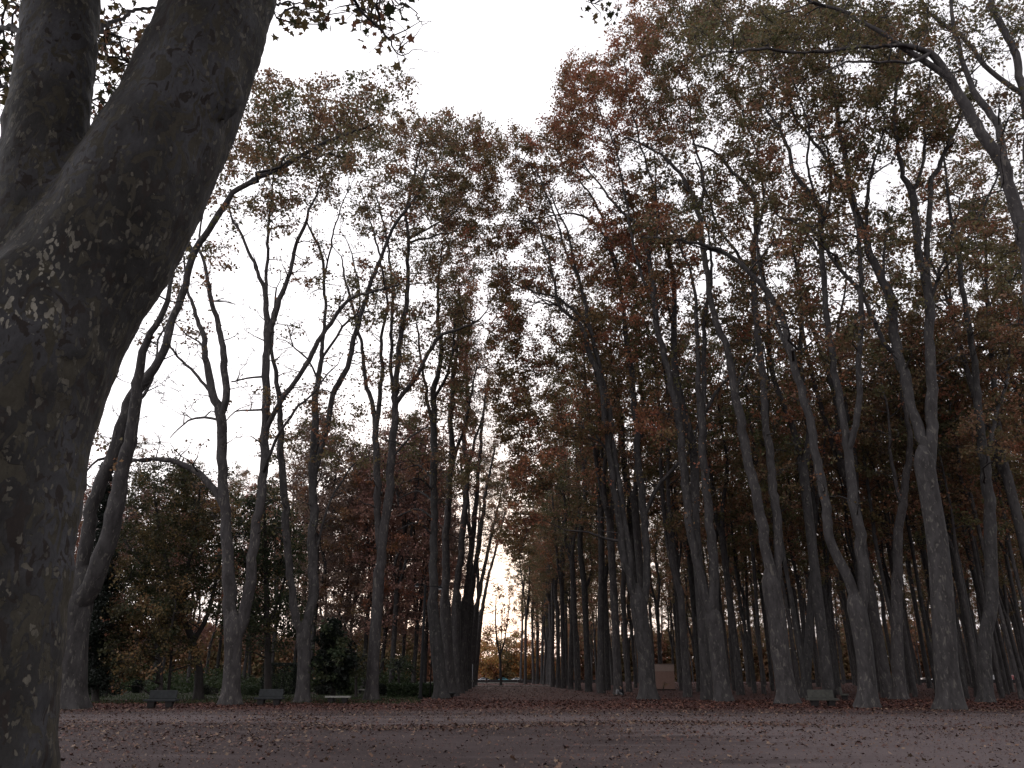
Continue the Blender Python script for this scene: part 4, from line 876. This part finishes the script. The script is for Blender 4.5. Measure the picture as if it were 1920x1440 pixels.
# hedges, shrubs -------------------------------------------------------------------
def bush(name, label, cat, loc, dim, n, pal, seed, box=False, size=(0.06, 0.13), rz=0.0, group=None, lumps=6):
    """a clipped or loose shrub: twigs rise from the ground, small leaves fill the volume and thicken toward its skin"""
    rng = np.random.default_rng(seed); w, d, h = dim
    if box:
        q = rng.uniform(-1, 1, (n, 3)); ax = rng.integers(0, 3, n); sg = np.where(rng.random(n) < .5, -1, 1); sk_ = rng.random(n) < 0.8
        q[np.arange(n)[sk_], ax[sk_]] = (sg * rng.uniform(0.86, 1.0, n))[sk_]
        c = q * np.array([w / 2, d / 2, h / 2]) + np.array([0, 0, h / 2])
        c += rng.normal(size=(n, 3)) * 0.05
    else:
        lc = np.stack([rng.uniform(-w * .32, w * .32, lumps), rng.uniform(-d * .25, d * .25, lumps), rng.uniform(h * .3, h * .6, lumps)], 1); lr = rng.uniform(0.3, 0.5, lumps)
        k = rng.integers(0, lumps, n); u = rng.normal(size=(n, 3)); u /= np.linalg.norm(u, axis=1)[:, None]
        c = lc[k] + u * (lr[k] * rng.uniform(0.75, 1.05, n))[:, None] * np.array([w * .7, d * .7, h]); 
    c[:, 2] = np.maximum(c[:, 2], 0.03)
    lv = leaf_geo(c, rng.uniform(size[0], size[1], n), rng.normal(size=(n, 3)) + np.array([0, 0, 0.5]), LEAFQ, rng)
    ids = (np.floor(c[:, 0] * 3) + np.floor(c[:, 2] * 3) * 7).astype(int); ids -= ids.min()
    parts = [(lv, np.arange(len(lv)).reshape(-1, 4), 0, tints(pal, ids, rng))]
    me = mesh_from('foliage', parts, [LEAF, BARKD])
    root = thing(name, loc, label, cat, group, rz); link('foliage', me, root)
    for _ in range(4):
        x, y = rng.uniform(-w * .2, w * .2), rng.uniform(-d * .2, d * .2); tb = Tubes()
        v, f = tube(np.array([(x * .3, y * .3, -.05), (x, y, h * .4), (x * 1.5, y * 1.5, h * .8)]), np.array([.035, .025, .01]), 5); tb.add(v, f)
        link('stem', trunk_mesh('stem', tb, BARKD), root)
    return root
g = G(522, 1303); bush('hedge', 'tall black-green hedge clipped into a block behind the second bench', 'hedge', g, (3.3, 1.6, 2.9), 9000, 'black', 1, True)
g = G(768, 1308); bush('hedge', 'low loose green hedge beside the lamp post', 'hedge', g + np.array([0, 1.0, 0]), (3.8, 1.8, 1.05), 7000, 'hedge', 2, True, (0.08, 0.18))
g = G(262, 1300); bush('shrub', 'black ball-shaped shrub behind the first bench', 'shrub', g, (1.9, 1.7, 1.9), 4500, 'black', 3, lumps=2)
for i, (px, py, w, h, lb) in enumerate([(195, 1308, 3.0, 1.2, 'low dark shrub at the foot of the black cypress'), (305, 1302, 2.6, 0.9, 'low dark shrub directly behind the first bench'), (385, 1304, 2.4, 1.0, 'low dark shrub just beside the flared foot of the twin stemmed plane'),
      (465, 1305, 1.8, 1.1, 'dark shrub between the twin stemmed plane and the hedge block'), (600, 1304, 2.0, 1.1, 'dark shrub under the black-green magnolia'), (652, 1304, 2.0, 1.0, 'dark shrub behind the backless bench'), (716, 1305, 1.6, 1.1, 'small dark shrub between the tall plane and the low hedge'), (230, 1290, 3.4, 1.6, 'broad dark shrub in the deep shade behind the small russet tree'), (425, 1290, 3.2, 1.7, 'broad dark shrub in shade behind the twin stemmed plane')]):
    g = G(px, py); bush('shrub', lb, 'shrub', g, (w, 1.4, h), 2600, 'hedge' if i % 2 else 'black', 10 + i, group='shrubs in the shaded garden')

# ------------------------------------------------------------------ ground
def sheet(name, pts, z, m):
    me = bpy.data.meshes.new(name); me.from_pydata([(x, y, z) for x, y in pts], [], [tuple(range(len(pts)))]); me.materials.append(m)
    o = link(name, me); o['kind'] = 'structure'; return o
nx = 160
me = bpy.data.meshes.new('ground')
xs = np.concatenate([[-3000, -900, -300], np.linspace(-90, 90, 121), [300, 900, 3000]]); ys = np.concatenate([[-600, -60], np.linspace(-10, 90, 101), [120, 180, 300, 900, 4000]])
XX, YY = np.meshgrid(xs, ys); inn = (np.abs(XX) < 80) & (YY > 12) & (YY < 80)
ZZ = np.where(inn, 0.02 * np.sin(XX * 0.5 + 1.3 * np.sin(YY * 0.31)) * np.sin(YY * 0.43) - 0.015, -0.01)
V = np.stack([XX, YY, ZZ], -1).reshape(-1, 3); nxx = len(xs)
fi = (np.arange(len(ys) - 1)[:, None] * nxx + np.arange(nxx - 1)[None, :]).reshape(-1)
me = mesh_from('ground', [(V, np.stack([fi, fi + 1, fi + nxx + 1, fi + nxx], 1), 0, None)], [GROUND]); smooth(me)
gr = link('ground', me); gr['kind'] = 'structure'
# garden soil with thin grass behind the benches
q = [G(100, 1316)[:2], G(440, 1309)[:2], G(690, 1308)[:2], G(800, 1306)[:2], G(880, 1286)[:2], (-14, 330), (-300, 330), (-80, 50)]
sheet('garden_soil', [tuple(p) for p in q], 0.022, GRASSM).name = 'garden_ground'

# fallen leaves
def litter():
    rng = np.random.default_rng(77)
    C = []
    def zone(n, y0, y1, dens):
        y = np.sqrt(rng.uniform(y0 ** 2, y1 ** 2, n)); x = rng.uniform(-0.78, 0.78, n) * y
        d = dens(x, y); k = rng.random(n) < d; return np.stack([x[k], y[k]], 1)
    pat = lambda x, y: 0.5 + 0.5 * np.sin(0.35 * x + 1.7 * np.sin(0.22 * y)) * np.sin(0.31 * y + 1.3 * np.sin(0.17 * x + 2))
    C.append(zone(36000, 12, 42, lambda x, y: 0.10 + 0.6 * pat(x, y) ** 3 * np.where(x > 6, 0.45, 1)))
    C.append(zone(22000, 26, 33, lambda x, y: np.clip(1.2 - np.abs(y - 30 - 1.5 * np.sin(x * .3)) / 1.6, 0, 1) * (0.25 + 0.5 * (np.abs(x - 2) < 9))))
    C.append(zone(60000, 38, 62, lambda x, y: np.clip((y - 38) / 9, 0.12, 1) * (0.45 + 0.4 * pat(x * 2, y * 2))))
    C.append(zone(60000, 60, 150, lambda x, y: np.where(x > -9, 0.75, 0.1)))
    C.append(zone(50000, 150, 250, lambda x, y: np.where(x > -12, 0.8, 0.1)))
    C.append(zone(60000, 12, 40, lambda x, y: 0.25 + 0.7 * pat(x * 1.7 + 3, y * 1.4) ** 2)); nsm = sum(len(q) for q in C[:-1])
    for k_, f_ in enumerate([G(*b)[:2] for b in [(135, 1330), (430, 1322), (566, 1318), (697, 1314), (828, 1310), (1217, 1312), (1357, 1316), (1478, 1320), (1628, 1328), (1688, 1312), (1784, 1331), (1850, 1318)]]):
        r = 0.75 + np.abs(rng.normal(size=420)) * 0.9; a = rng.uniform(0, 6.283, 420)
        C.insert(0, np.stack([f_[0] + r * np.cos(a) * 1.3, f_[1] + r * np.sin(a)], 1))
    nsm = sum(len(q) for q in C[:-1])
    c = np.vstack(C); n = len(c)
    nrm = rng.normal(size=(n, 3)) * np.array([0.38, 0.38, 0.1]) + np.array([0, 0, 1])
    cen = np.column_stack([c, rng.uniform(0.012, 0.04, n)])
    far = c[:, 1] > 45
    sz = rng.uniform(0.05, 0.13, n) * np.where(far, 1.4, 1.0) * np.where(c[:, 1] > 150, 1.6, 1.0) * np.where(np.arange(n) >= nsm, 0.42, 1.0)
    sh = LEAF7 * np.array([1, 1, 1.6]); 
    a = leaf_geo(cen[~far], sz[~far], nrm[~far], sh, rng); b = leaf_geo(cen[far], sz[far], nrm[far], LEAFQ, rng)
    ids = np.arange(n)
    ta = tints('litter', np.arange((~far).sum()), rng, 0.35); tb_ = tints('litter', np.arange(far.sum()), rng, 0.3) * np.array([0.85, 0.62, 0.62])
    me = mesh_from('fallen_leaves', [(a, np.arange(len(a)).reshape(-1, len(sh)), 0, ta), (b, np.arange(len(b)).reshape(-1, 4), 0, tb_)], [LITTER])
    o = link('fallen_leaves', me); o['kind'] = 'stuff'; o['label'] = 'brown and rust fallen leaves scattered over the bare earth'
litter()

# thin grass tufts in the garden ground
def tufts():
    rng = np.random.default_rng(9); n = 26000
    y = rng.uniform(54, 85, n); x = rng.uniform(-0.72, -0.11, n) * y
    k = rng.random(n) < 0.8; x, y = x[k], y[k]; n = len(x)
    a = rng.uniform(0, 6.28, n); h = rng.uniform(0.06, 0.22, n); w = 0.03
    dx, dy = np.cos(a) * w, np.sin(a) * w; lx, ly = rng.normal(size=n) * .06, rng.normal(size=n) * .06
    v = np.stack([np.stack([x - dx, y - dy, np.zeros(n)], 1), np.stack([x + dx, y + dy, np.zeros(n)], 1), np.stack([x + lx, y + ly, h], 1)], 1).reshape(-1, 3)
    me = mesh_from('grass', [(v, np.arange(len(v)).reshape(-1, 3), 0, tints('hedge', np.zeros(n, int), rng, .4))], [LEAF])
    o = link('grass', me); o['kind'] = 'stuff'; o['label'] = 'thin dark grass and weeds under the garden trees'
tufts()

# kerbs and low wall across the far end
def strip_box(name, a, b, w, h, m, structure=True, label=None, cat=None):
    a, b = Vector((a[0], a[1], 0)), Vector((b[0], b[1], 0)); d = b - a; L = d.length
    root = None
    bg = Bag(); n = max(1, int(L / 4))
    for i in range(n):
        bg.box((L * (i + .5) / n, 0, h / 2 - 0.02), (L / n - 0.02, w, h), 0.02)
    o = bg.build(name, m); o.location = a; o.rotation_euler = (0, 0, math.atan2(d.y, d.x))
    if structure: o['kind'] = 'structure'
    else: tag(o, label, cat)
    return o
strip_box('kerb', G(886, 1287)[:2], G(1046, 1287)[:2], 0.5, 0.18, STONEP)
strip_box('kerb', G(896, 1281)[:2], G(972, 1281)[:2], 0.6, 0.22, STONEP)
aw, bw = P(870, 1279, 250)[0], P(1120, 1279, 250)[0]
strip_box('wall', aw[:2], bw[:2], 0.5, 0.95, STONED, False, 'long low dark wall closing the far end of the avenue', 'wall')
aw, bw = P(1480, 1279, 250)[0], P(1990, 1279, 250)[0]
strip_box('wall', aw[:2], bw[:2], 0.5, 1.0, STONED, False, 'low dark wall far behind the wood on the kiosk side, before the parked vehicles', 'wall')
# far-off wood
def under():
    rng = np.random.default_rng(21); n = 42000
    y = rng.uniform(88, 150, n); x = rng.uniform(-0.76, -0.115, n) * y
    h = 1.6 + 0.9 * np.sin(x * 0.7 + y * .2) + 0.7 * np.sin(x * 1.9 + 1)
    c = np.stack([x, y, np.maximum(0.05, h) * rng.random(n)], 1)
    lv = leaf_geo(c, rng.uniform(0.2, 0.42, n), rng.normal(size=(n, 3)) + np.array([0, 0, .4]), LEAFQ, rng)
    me = mesh_from('undergrowth', [(lv, np.arange(len(lv)).reshape(-1, 4), 0, tints('hedge', np.floor(x + 130).astype(int), rng))], [LEAF])
    o = link('undergrowth', me); o['kind'] = 'stuff'; o['label'] = 'dark green undergrowth beneath the trees behind the garden'
under()
def far_wood():
    rng = np.random.default_rng(3); n = 230000
    x = rng.uniform(-330, 330, n); d = rng.uniform(0, 26, n)
    y = 325 + d
    top = 20 + 2.5 * np.sin(x * 0.09) + 2 * np.sin(x * 0.23 + 1) + 1.2 * np.sin(x * .6)
    gap = np.where((np.abs(x + 2) < 24), 0.42, 1.0)
    z = top * gap * rng.random(n) ** 1.25
    c = np.stack([x, y, z + 0.3], 1)
    lv = leaf_geo(c, rng.uniform(0.9, 1.7, n), rng.normal(size=(n, 3)), LEAFQ, rng)
    ids = (np.floor((x + 330) / 7)).astype(int)
    t = tints('autumn', ids, rng) * 0.9
    me = mesh_from('woods', [(lv, np.arange(len(lv)).reshape(-1, 4), 0, t)], [LEAF])
    o = link('woods', me); o['kind'] = 'stuff'; o['label'] = 'far-off brown belt of woodland closing the horizon'
far_wood()

# ------------------------------------------------------------------ benches
def bench(px, py, width, label, m, seatm, back=True, rz=0.0, group='stone benches under the trees', depth=0.55):
    g = G(px, py); root = thing('park_bench', g, label, 'bench', group, rz)
    Bag().box((0, 0, 0.40), (width, depth, 0.11), 0.02).build('seat', seatm, root)
    for s in (-1, 1):
        Bag().box((s * width * 0.28, 0, 0.165), (width * 0.24, depth * 0.8, 0.355), 0.02, taper=0.7).build('leg', STONED, root)
    if back:
        Bag().box((0, depth * 0.42, 0.69), (width * 0.86, 0.12, 0.46), 0.02, Matrix.Rotation(R(-8), 3, 'X')).build('backrest', m, root)
    return root
bench(300, 1327.5, 1.75, 'dark grey stone bench with backrest, nearest the huge trunk', STONE, STONE, rz=0.05)
bench(504, 1322.5, 1.75, 'dark grey stone bench with backrest in front of the black hedge block', STONE, STONE, rz=-0.06)
bench(633, 1319, 1.62, 'backless stone bench with a pale seat in front of the magnolia', STONE, STONEP, back=False)
bench(681, 1301, 1.3, 'small stone bench half hidden behind the tall plane trunk', STONE, STONEP, back=False, rz=0.4)
bench(843, 1309.5, 1.3, 'stone bench end poking out beside the first avenue trunk', STONE, STONE, back=False, rz=1.3)
bench(1544, 1325.5, 1.72, 'mossy pale stone bench with backrest between two plane trunks', STONEG, STONEG)
bench(1585, 1313.5, 1.5, 'mossy stone bench turned sideways behind the other mossy bench', STONEG, STONEG, rz=1.15)

# lamp post, poles
def lamp_post():
    g = G(788, 1311.5); t = P(788, 1311, g[1])[1]; H = P(789, 1096, g[1])[0][2]
    root = thing('lamp_post', g, 'tall black lamp post with two arms, leaning slightly, beside the low hedge', 'lamp post'); root.rotation_euler = (0, R(0.4), 0)
    Bag().tube([(0, 0, -.05), (0, 0, .25), (0, 0, .3), (0, 0, H)], [.2, .19, .13, .10], 14).build('pole', IRON, root, True)
    Bag().tube([(0, 0, H - .12), (.5, 0, H - .12), (1.15, 0, H - .16)], .035, 8).build('arm', IRON, root, True)
    Bag().tube([(0, 0, H - .02), (-.35, 0, H + .03), (-.65, 0, H + .03)], .03, 8).build('arm', IRON, root, True)
    for x, z in ((1.2, H - .2), (-.7, H + .0)):
        b = Bag(); b.tube([(x, 0, z - .12), (x, 0, z - .06), (x, 0, z + .04), (x, 0, z + .1)], [.2, .22, .12, .04], 14); lh = b.build('lamp_head', IRON, root, True)
        Bag().tube([(x, 0, z - .2), (x, 0, z - .125)], [.1, .17], 12).build('lamp_glass', WHITEP, lh, True)
lamp_post()
g = G(806, 1309)
po = Bag().tube([(0, 0, -.05), (0.02, 0, 1.5), (0.0, 0, 3.2), (0.02, 0, 4.6)], [.06, .055, .05, .035], 10).build('pole', IRON, None, True); po.location = g; tag(po, 'thin black pole right against the first avenue trunk', 'pole')
g = G(885.6, 1290)
root = thing('signpost', g, 'thin pale pole with a small crossbar beside the last avenue trunk', 'post')
Bag().tube([(0, 0, -.05), (0, 0, 3.6)], [.05, .04], 10).build('pole', GREYP, root, True)
Bag().box((0, -.02, 1.05), (.42, .1, .22), .02).build('plate', STONEP, root)

# kiosk
g = G(1247, 1294); kw = 38 / F * g[1] * 0.96; kh = P(1247, 1245, g[1])[0][2]
root = thing('kiosk', g, 'boxy tan-pink kiosk standing alone among the trunks behind the corner tree', 'kiosk', None, 0.04)
Bag().box((0, 1.0, kh * .36), (kw, 2.0, kh * .72), .02).build('wall', KIOSK, root)
Bag().box((0, 1.0, kh * .855), (kw + .03, 2.03, kh * .27), .02).build('upper_panel', KIOSKL, root)
Bag().box((0, 1.0, kh * 1.01), (kw + .16, 2.16, .07), .02).build('roof', KIOSKD, root)
Bag().box((kw * .12, -.012, kh * .34), (kw * .42, .03, kh * .62), .008).build('door', KIOSK, root)
Bag().box((0, 1.0, .06), (kw + .08, 2.08, .14), .02).build('plinth', STONED, root)
crown_from_blobs('sapling', 'tiny yellowish sapling growing in front of the tan kiosk', 'tree', (1246, 1296), G(1246, 1296)[1] - .2,
 [[(1243, 1296, 1.6), (1244, 1288, 1.3), (1247, 1280, .8)]], [(1246, 1283, 5, 5, 8)], {'yellow': 2, 'olive': 1}, seed=60, nleaf=10, size=(.08, .14), sig=.2, spread=.25, twigs=3, minz=.1)
# litter bin
g = G(1560, 1284)
root = thing('litter_bin', g, 'round dark litter bin deep in the wood behind the mossy bench', 'bin')
Bag().tube([(0, 0, 0), (0, 0, .05), (0, 0, .85), (0, 0, .9)], [.3, .32, .36, .33], 18).build('drum', IRON, root, True)
Bag().tube([(0, 0, .9), (0, 0, .96), (0, 0, 1.0)], [.37, .37, .3], 18).build('rim', STONED, root, True)

# ------------------------------------------------------------------ vehicles seen through the wood
def car(px, Y, rz, colr, label, van=False):
    X = P(px, 1270, Y)[0][0]
    root = thing('parked_van' if van else 'parked_car', (X, Y, 0), label, 'van' if van else 'car', 'vehicles parked beyond the park', rz)
    paint = plain('car_paint', colr, 0.35, 0.03, 2, 0.0, 0)
    if van: out = [(-2.6, .35), (-2.62, 1.0), (-2.5, 2.15), (-2.3, 2.3), (1.2, 2.3), (1.55, 2.1), (2.1, 1.25), (2.6, 1.1), (2.72, .7), (2.7, .35)]; win = [(1.15, 1.3), (1.2, 2.05), (1.5, 1.98), (1.98, 1.3)]; W = 1.9
    else: out = [(-2.1, .3), (-2.18, .65), (-2.05, .95), (-1.6, 1.02), (-1.05, 1.42), (.15, 1.45), (.95, 1.0), (1.9, .88), (2.12, .65), (2.1, .3)]; win = [(-1.4, 1.0), (-.98, 1.36), (.1, 1.39), (.75, 1.02)]; W = 1.7
    Bag().prism(out, -W / 2, W / 2, .06).build('body', paint, root)
    for s in (-1, 1):
        y = s * (W / 2 + .004); b = Bag(); b.prism(win, y - .006, y + .006); b.build('window', GLASSM, root)
    zc = .33; L = 1.65 if van else 1.3
    for sx in (-1, 1):
        for sy in (-1, 1):
            wh = Bag().tube([(sx * L, sy * (W / 2 - .2), zc), (sx * L, sy * (W / 2 + .02), zc)], .33, 18).build('wheel', RUBBER, root)
            Bag().tube([(sx * L, sy * (W / 2 + .015), zc), (sx * L, sy * (W / 2 + .035), zc)], .19, 14).build('rim', GREYP, wh)
    for sy in (-1, 1):
        Bag().box((2.68 if van else 2.08, sy * .6, .75 if van else .68), (.08, .3, .14), .02).build('headlight', WHITEP, root)
car(908, 262, .05, (.75, .75, .78), 'white car parked beyond the low wall, left of the far Y-shaped tree')
car(945, 262, .0, (.12, .32, .36), 'teal car parked beyond the low wall at the end of the avenue')
car(967, 260, 3.1, (.75, .76, .78), 'white car parked beside the teal one beyond the low wall')
car(1733, 256, .2, (.62, .55, .5), 'cream car parked far off, seen between trunks beside the stoutest plane')
car(1758, 258, .0, (.75, .75, .76), 'white car just behind the foot of the stoutest plane, seen far off')
car(1880, 255, .1, (.36, .36, .37), 'white van parked beyond the wood near the picture edge', True)
car(1908, 257, 3.2, (.14, .015, .015), 'red van parked beyond the wood beside the white one', True)
car(1816, 258, .0, (.5, .5, .52), 'silver car parked far off between the two edge planes')

# ------------------------------------------------------------------ people
def person(name_loc, rz, label, joints, cloth, hairm=HAIR, extra=None):
    """joints: dict of body chains [(pos, radius)...]; ONE continuous skinned body, hair and clothing as its children"""
    root_me = bpy.data.meshes.new('person'); vs, es, rs, idx = [], [], [], {}
    def vid(key, pos, r):
        if key not in idx: idx[key] = len(vs); vs.append(pos); rs.append(r)
        return idx[key]
    for chain in joints:
        prev = None
        for key, pos, r in chain:
            i = vid(key, pos, r)
            if prev is not None and prev != i: es.append((prev, i))
            prev = i
    root_me.from_pydata(vs, es, []); o = link('person', root_me); root_me.materials.append(SKIN)
    md = o.modifiers.new('skin', 'SKIN'); 
    for i, r in enumerate(rs): root_me.skin_vertices[0].data[i].radius = (r, r)
    for d in root_me.skin_vertices[0].data: d.use_root = False
    root_me.skin_vertices[0].data[0].use_root = True
    sb = o.modifiers.new('sub', 'SUBSURF'); sb.levels = 2; sb.render_levels = 2
    o.location = name_loc; o.rotation_euler = (0, 0, rz); tag(o, label, 'person')
    for nm, tubes_, m in cloth:
        b = Bag()
        for pts, rad in tubes_: b.tube(*[resample(np.array(pts, float), np.array(rad, float), .04)[k] for k in (0, 1)], 12)
        b.build(nm, m, o, True)
    return o
def hand(prefix, wrist, d, r=.011):
    """palm plus five unequal, slightly curled fingers"""
    w = Vector(wrist); d = Vector(d).normalized(); side = d.cross(Vector((0, 0, 1))).normalized() if abs(d.z) < .9 else Vector((1, 0, 0)); up = side.cross(d)
    palm = w + d * .08; ch = [[(prefix + 'wr', tuple(w), .024), (prefix + 'pl', tuple(palm), .03)]]
    for i, (o_, l) in enumerate(((-.03, .07), (-.01, .085), (.01, .08), (.03, .062))):
        k = palm + side * o_ + d * .02; m_ = k + d * l * .55 - up * .008; e = k + d * l * .95 - up * .03
        ch.append([(prefix + 'pl', tuple(palm), .03), (prefix + 'k%d' % i, tuple(k), r), (prefix + 'm%d' % i, tuple(m_), r * .9), (prefix + 'e%d' % i, tuple(e), r * .75)])
    th = w + d * .035 - side * .035; ch.append([(prefix + 'pl', tuple(palm), .03), (prefix + 't0', tuple(th), .013), (prefix + 't1', tuple(th + d * .035 - side * .02), .011)])
    return ch
# seated, knees drawn up, back against the trunk; faces -x
sj = [[('pel', (0, 0, .14), .13), ('sp', (.03, 0, .34), .12), ('ch', (0, 0, .52), .135), ('nk', (-.04, 0, .66), .05), ('hd', (-.07, 0, .78), .085), ('ht', (-.07, 0, .87), .07)],
      [('hd', (-.07, 0, .78), .085), ('fc', (-.13, 0, .77), .05), ('no', (-.165, 0, .775), .012)]]
for s in (-1, 1):
    sj.append([('pel', (0, 0, .14), .13), ('hp%d' % s, (-.03, s * .1, .13), .09), ('kn%d' % s, (-.42, s * .13, .5), .06), ('an%d' % s, (-.52, s * .12, .09), .04), ('ft%d' % s, (-.6, s * .13, .045), .035), ('to%d' % s, (-.72, s * .14, .035), .028)])
    sj.append([('ch', (0, 0, .52), .135), ('sh%d' % s, (.0, s * .19, .58), .055), ('el%d' % s, (-.16, s * .24, .36), .042), ('h%dwr' % s, (-.36, s * .14, .46), .026)])
    sj += hand('h%d' % s, (-.36, s * .14, .46), (-.6, -s * .4, .1))
g = G(1166, 1304.5)
per = person(tuple(g), 0.15, 'person in dark jacket and grey trousers sitting against a plane trunk, knees up', sj,
 [('hair', [([(-.04, 0, .72), (-.035, 0, .80), (-.045, 0, .88), (-.08, 0, .935)], [.075, .1, .095, .04])], HAIR),
  ('jacket', [([(.0, 0, .1), (.03, 0, .3), (.0, 0, .5), (-.02, 0, .62)], [.155, .15, .165, .09])] + [([(0, s * .15, .58), (-.02, s * .21, .56), (-.16, s * .245, .37), (-.33, s * .155, .45)], [.08, .075, .06, .04]) for s in (-1, 1)], CLOTHD),
  ('trousers', [([(0, s * .08, .14), (-.06, s * .1, .15), (-.41, s * .13, .5), (-.45, s * .13, .47), (-.52, s * .12, .12)], [.11, .11, .075, .075, .055]) for s in (-1, 1)], CLOTHW),
  ('shoe', [([(-.5, s * .12, .05), (-.6, s * .13, .05), (-.75, s * .14, .04)], [.05, .05, .035]) for s in (-1, 1)], CLOTHD)])
# walking, far away
wj = [[('pel', (0, 0, .95), .13), ('sp', (0, 0, 1.12), .115), ('ch', (0, -.01, 1.32), .14), ('nk', (0, -.02, 1.5), .05), ('hd', (0, -.04, 1.62), .085), ('ht', (0, -.03, 1.71), .07)],
      [('hd', (0, -.04, 1.62), .085), ('fc', (0, -.1, 1.6), .05), ('no', (0, -.135, 1.605), .012)]]
for s in (-1, 1):
    wj.append([('pel', (0, 0, .95), .13), ('hp%d' % s, (s * .1, 0, .9), .095), ('kn%d' % s, (s * .1, s * -.14, .5), .06), ('an%d' % s, (s * .1, s * -.16 + .06, .09), .04), ('to%d' % s, (s * .11, s * -.16 - .1, .04), .03)])
    wj.append([('ch', (0, -.01, 1.32), .14), ('sh%d' % s, (s * .2, 0, 1.4), .058), ('el%d' % s, (s * .25, s * .05, 1.12), .042), ('h%dwr' % s, (s * .26, s * .12 - .05, .87), .026)])
    wj += hand('h%d' % s, (s * .26, s * .12 - .05, .87), (0, -.1, -1))
g = G(912.5, 1282.5)
person(tuple(g), .2, 'tiny dark figure walking at the far end of the avenue', wj,
 [('hair', [([(0, 0, 1.56), (0, 0, 1.64), (0, -.01, 1.72), (0, -.03, 1.765)], [.07, .1, .095, .04])], HAIR),
  ('coat', [([(0, 0, .72), (0, 0, .95), (0, 0, 1.2), (0, 0, 1.42), (0, 0, 1.5)], [.19, .165, .15, .17, .08])] + [([(s * .15, 0, 1.4), (s * .21, 0, 1.37), (s * .25, s * .05, 1.12), (s * .26, s * .12 - .05, .9)], [.08, .075, .06, .045]) for s in (-1, 1)], CLOTHD),
  ('trousers', [([(s * .09, 0, .92), (s * .1, s * -.14, .5), (s * .1, s * -.16 + .06, .1)], [.11, .085, .065]) for s in (-1, 1)], CLOTHD)])

# ------------------------------------------------------------------ sky and light
SUN_EL, SUN_AZ = R(5.0), R(-2.0)     # low behind the end of the avenue
w = bpy.data.worlds.new('World'); SC.world = w; w.use_nodes = True; nt = w.node_tree; nt.nodes.clear()
wo = nt.nodes.new('ShaderNodeOutputWorld'); bg = nt.nodes.new('ShaderNodeBackground'); bg.inputs[1].default_value = 0.1
sk = nt.nodes.new('ShaderNodeTexSky'); sk.sky_type = 'NISHITA'; sk.sun_disc = False; sk.sun_elevation = SUN_EL; sk.sun_rotation = SUN_AZ; sk.air_density = 1.2; sk.dust_density = 3.0; sk.ozone_density = 1.5
tc = nt.nodes.new('ShaderNodeTexCoord'); cn = N(nt, 'ShaderNodeTexNoise', Scale=2.2, Detail=5.0); nt.links.new(tc.outputs['Generated'], cn.inputs[0])
cl = ramp(nt, cn.outputs[0], [(0.3, (12.5, 12.1, 12.6)), (0.7, (14.4, 14.0, 14.5))])
mixf = mixc(nt, 0.82, sk.outputs[0], cl.outputs[0])
sp_ = nt.nodes.new('ShaderNodeSeparateXYZ'); nt.links.new(tc.outputs['Generated'], sp_.inputs[0])
gx = N(nt, 'ShaderNodeMapRange'); nt.links.new(sp_.outputs[0], gx.inputs[0])
for k_, v_ in zip((1, 2, 3, 4), (-1.0, 0.9, 1.7, 0.85)): gx.inputs[k_].default_value = v_
vm = nt.nodes.new('ShaderNodeVectorMath'); vm.operation = 'SCALE'; nt.links.new(mixf, vm.inputs[0]); nt.links.new(gx.outputs[0], vm.inputs['Scale']); nt.links.new(vm.outputs[0], bg.inputs[0]); nt.links.new(bg.outputs[0], wo.inputs[0])
sl = bpy.data.lights.new('sun', 'SUN'); sl.energy = 0.5; sl.angle = R(12); sl.color = (1.0, 0.88, 0.8)
so = bpy.data.objects.new('sun', sl); COL.objects.link(so)
dirv = Vector((math.sin(SUN_AZ) * math.cos(SUN_EL), math.cos(SUN_AZ) * math.cos(SUN_EL), math.sin(SUN_EL)))
so.rotation_euler = dirv.to_track_quat('Z', 'Y').to_euler(); so.location = (0, 0, 60)

SC.view_settings.view_transform = 'Standard'; SC.view_settings.look = 'None'; SC.view_settings.exposure = 0.0; SC.view_settings.gamma = 1.0
SC.cycles.max_bounces = 4; SC.cycles.diffuse_bounces = 2; SC.cycles.glossy_bounces = 1; SC.cycles.transmission_bounces = 2; SC.cycles.transparent_max_bounces = 4
SC.cycles.use_denoising = True; SC.cycles.denoiser = 'OPENIMAGEDENOISE'; SC.cycles.denoising_input_passes = 'RGB_ALBEDO_NORMAL'; SC.cycles.denoising_prefilter = 'ACCURATE'; SC.cycles.caustics_reflective = False; SC.cycles.caustics_refractive = False
SC.cycles.use_adaptive_sampling = True; SC.cycles.adaptive_threshold = 0.01
print('WOOD', n_w)
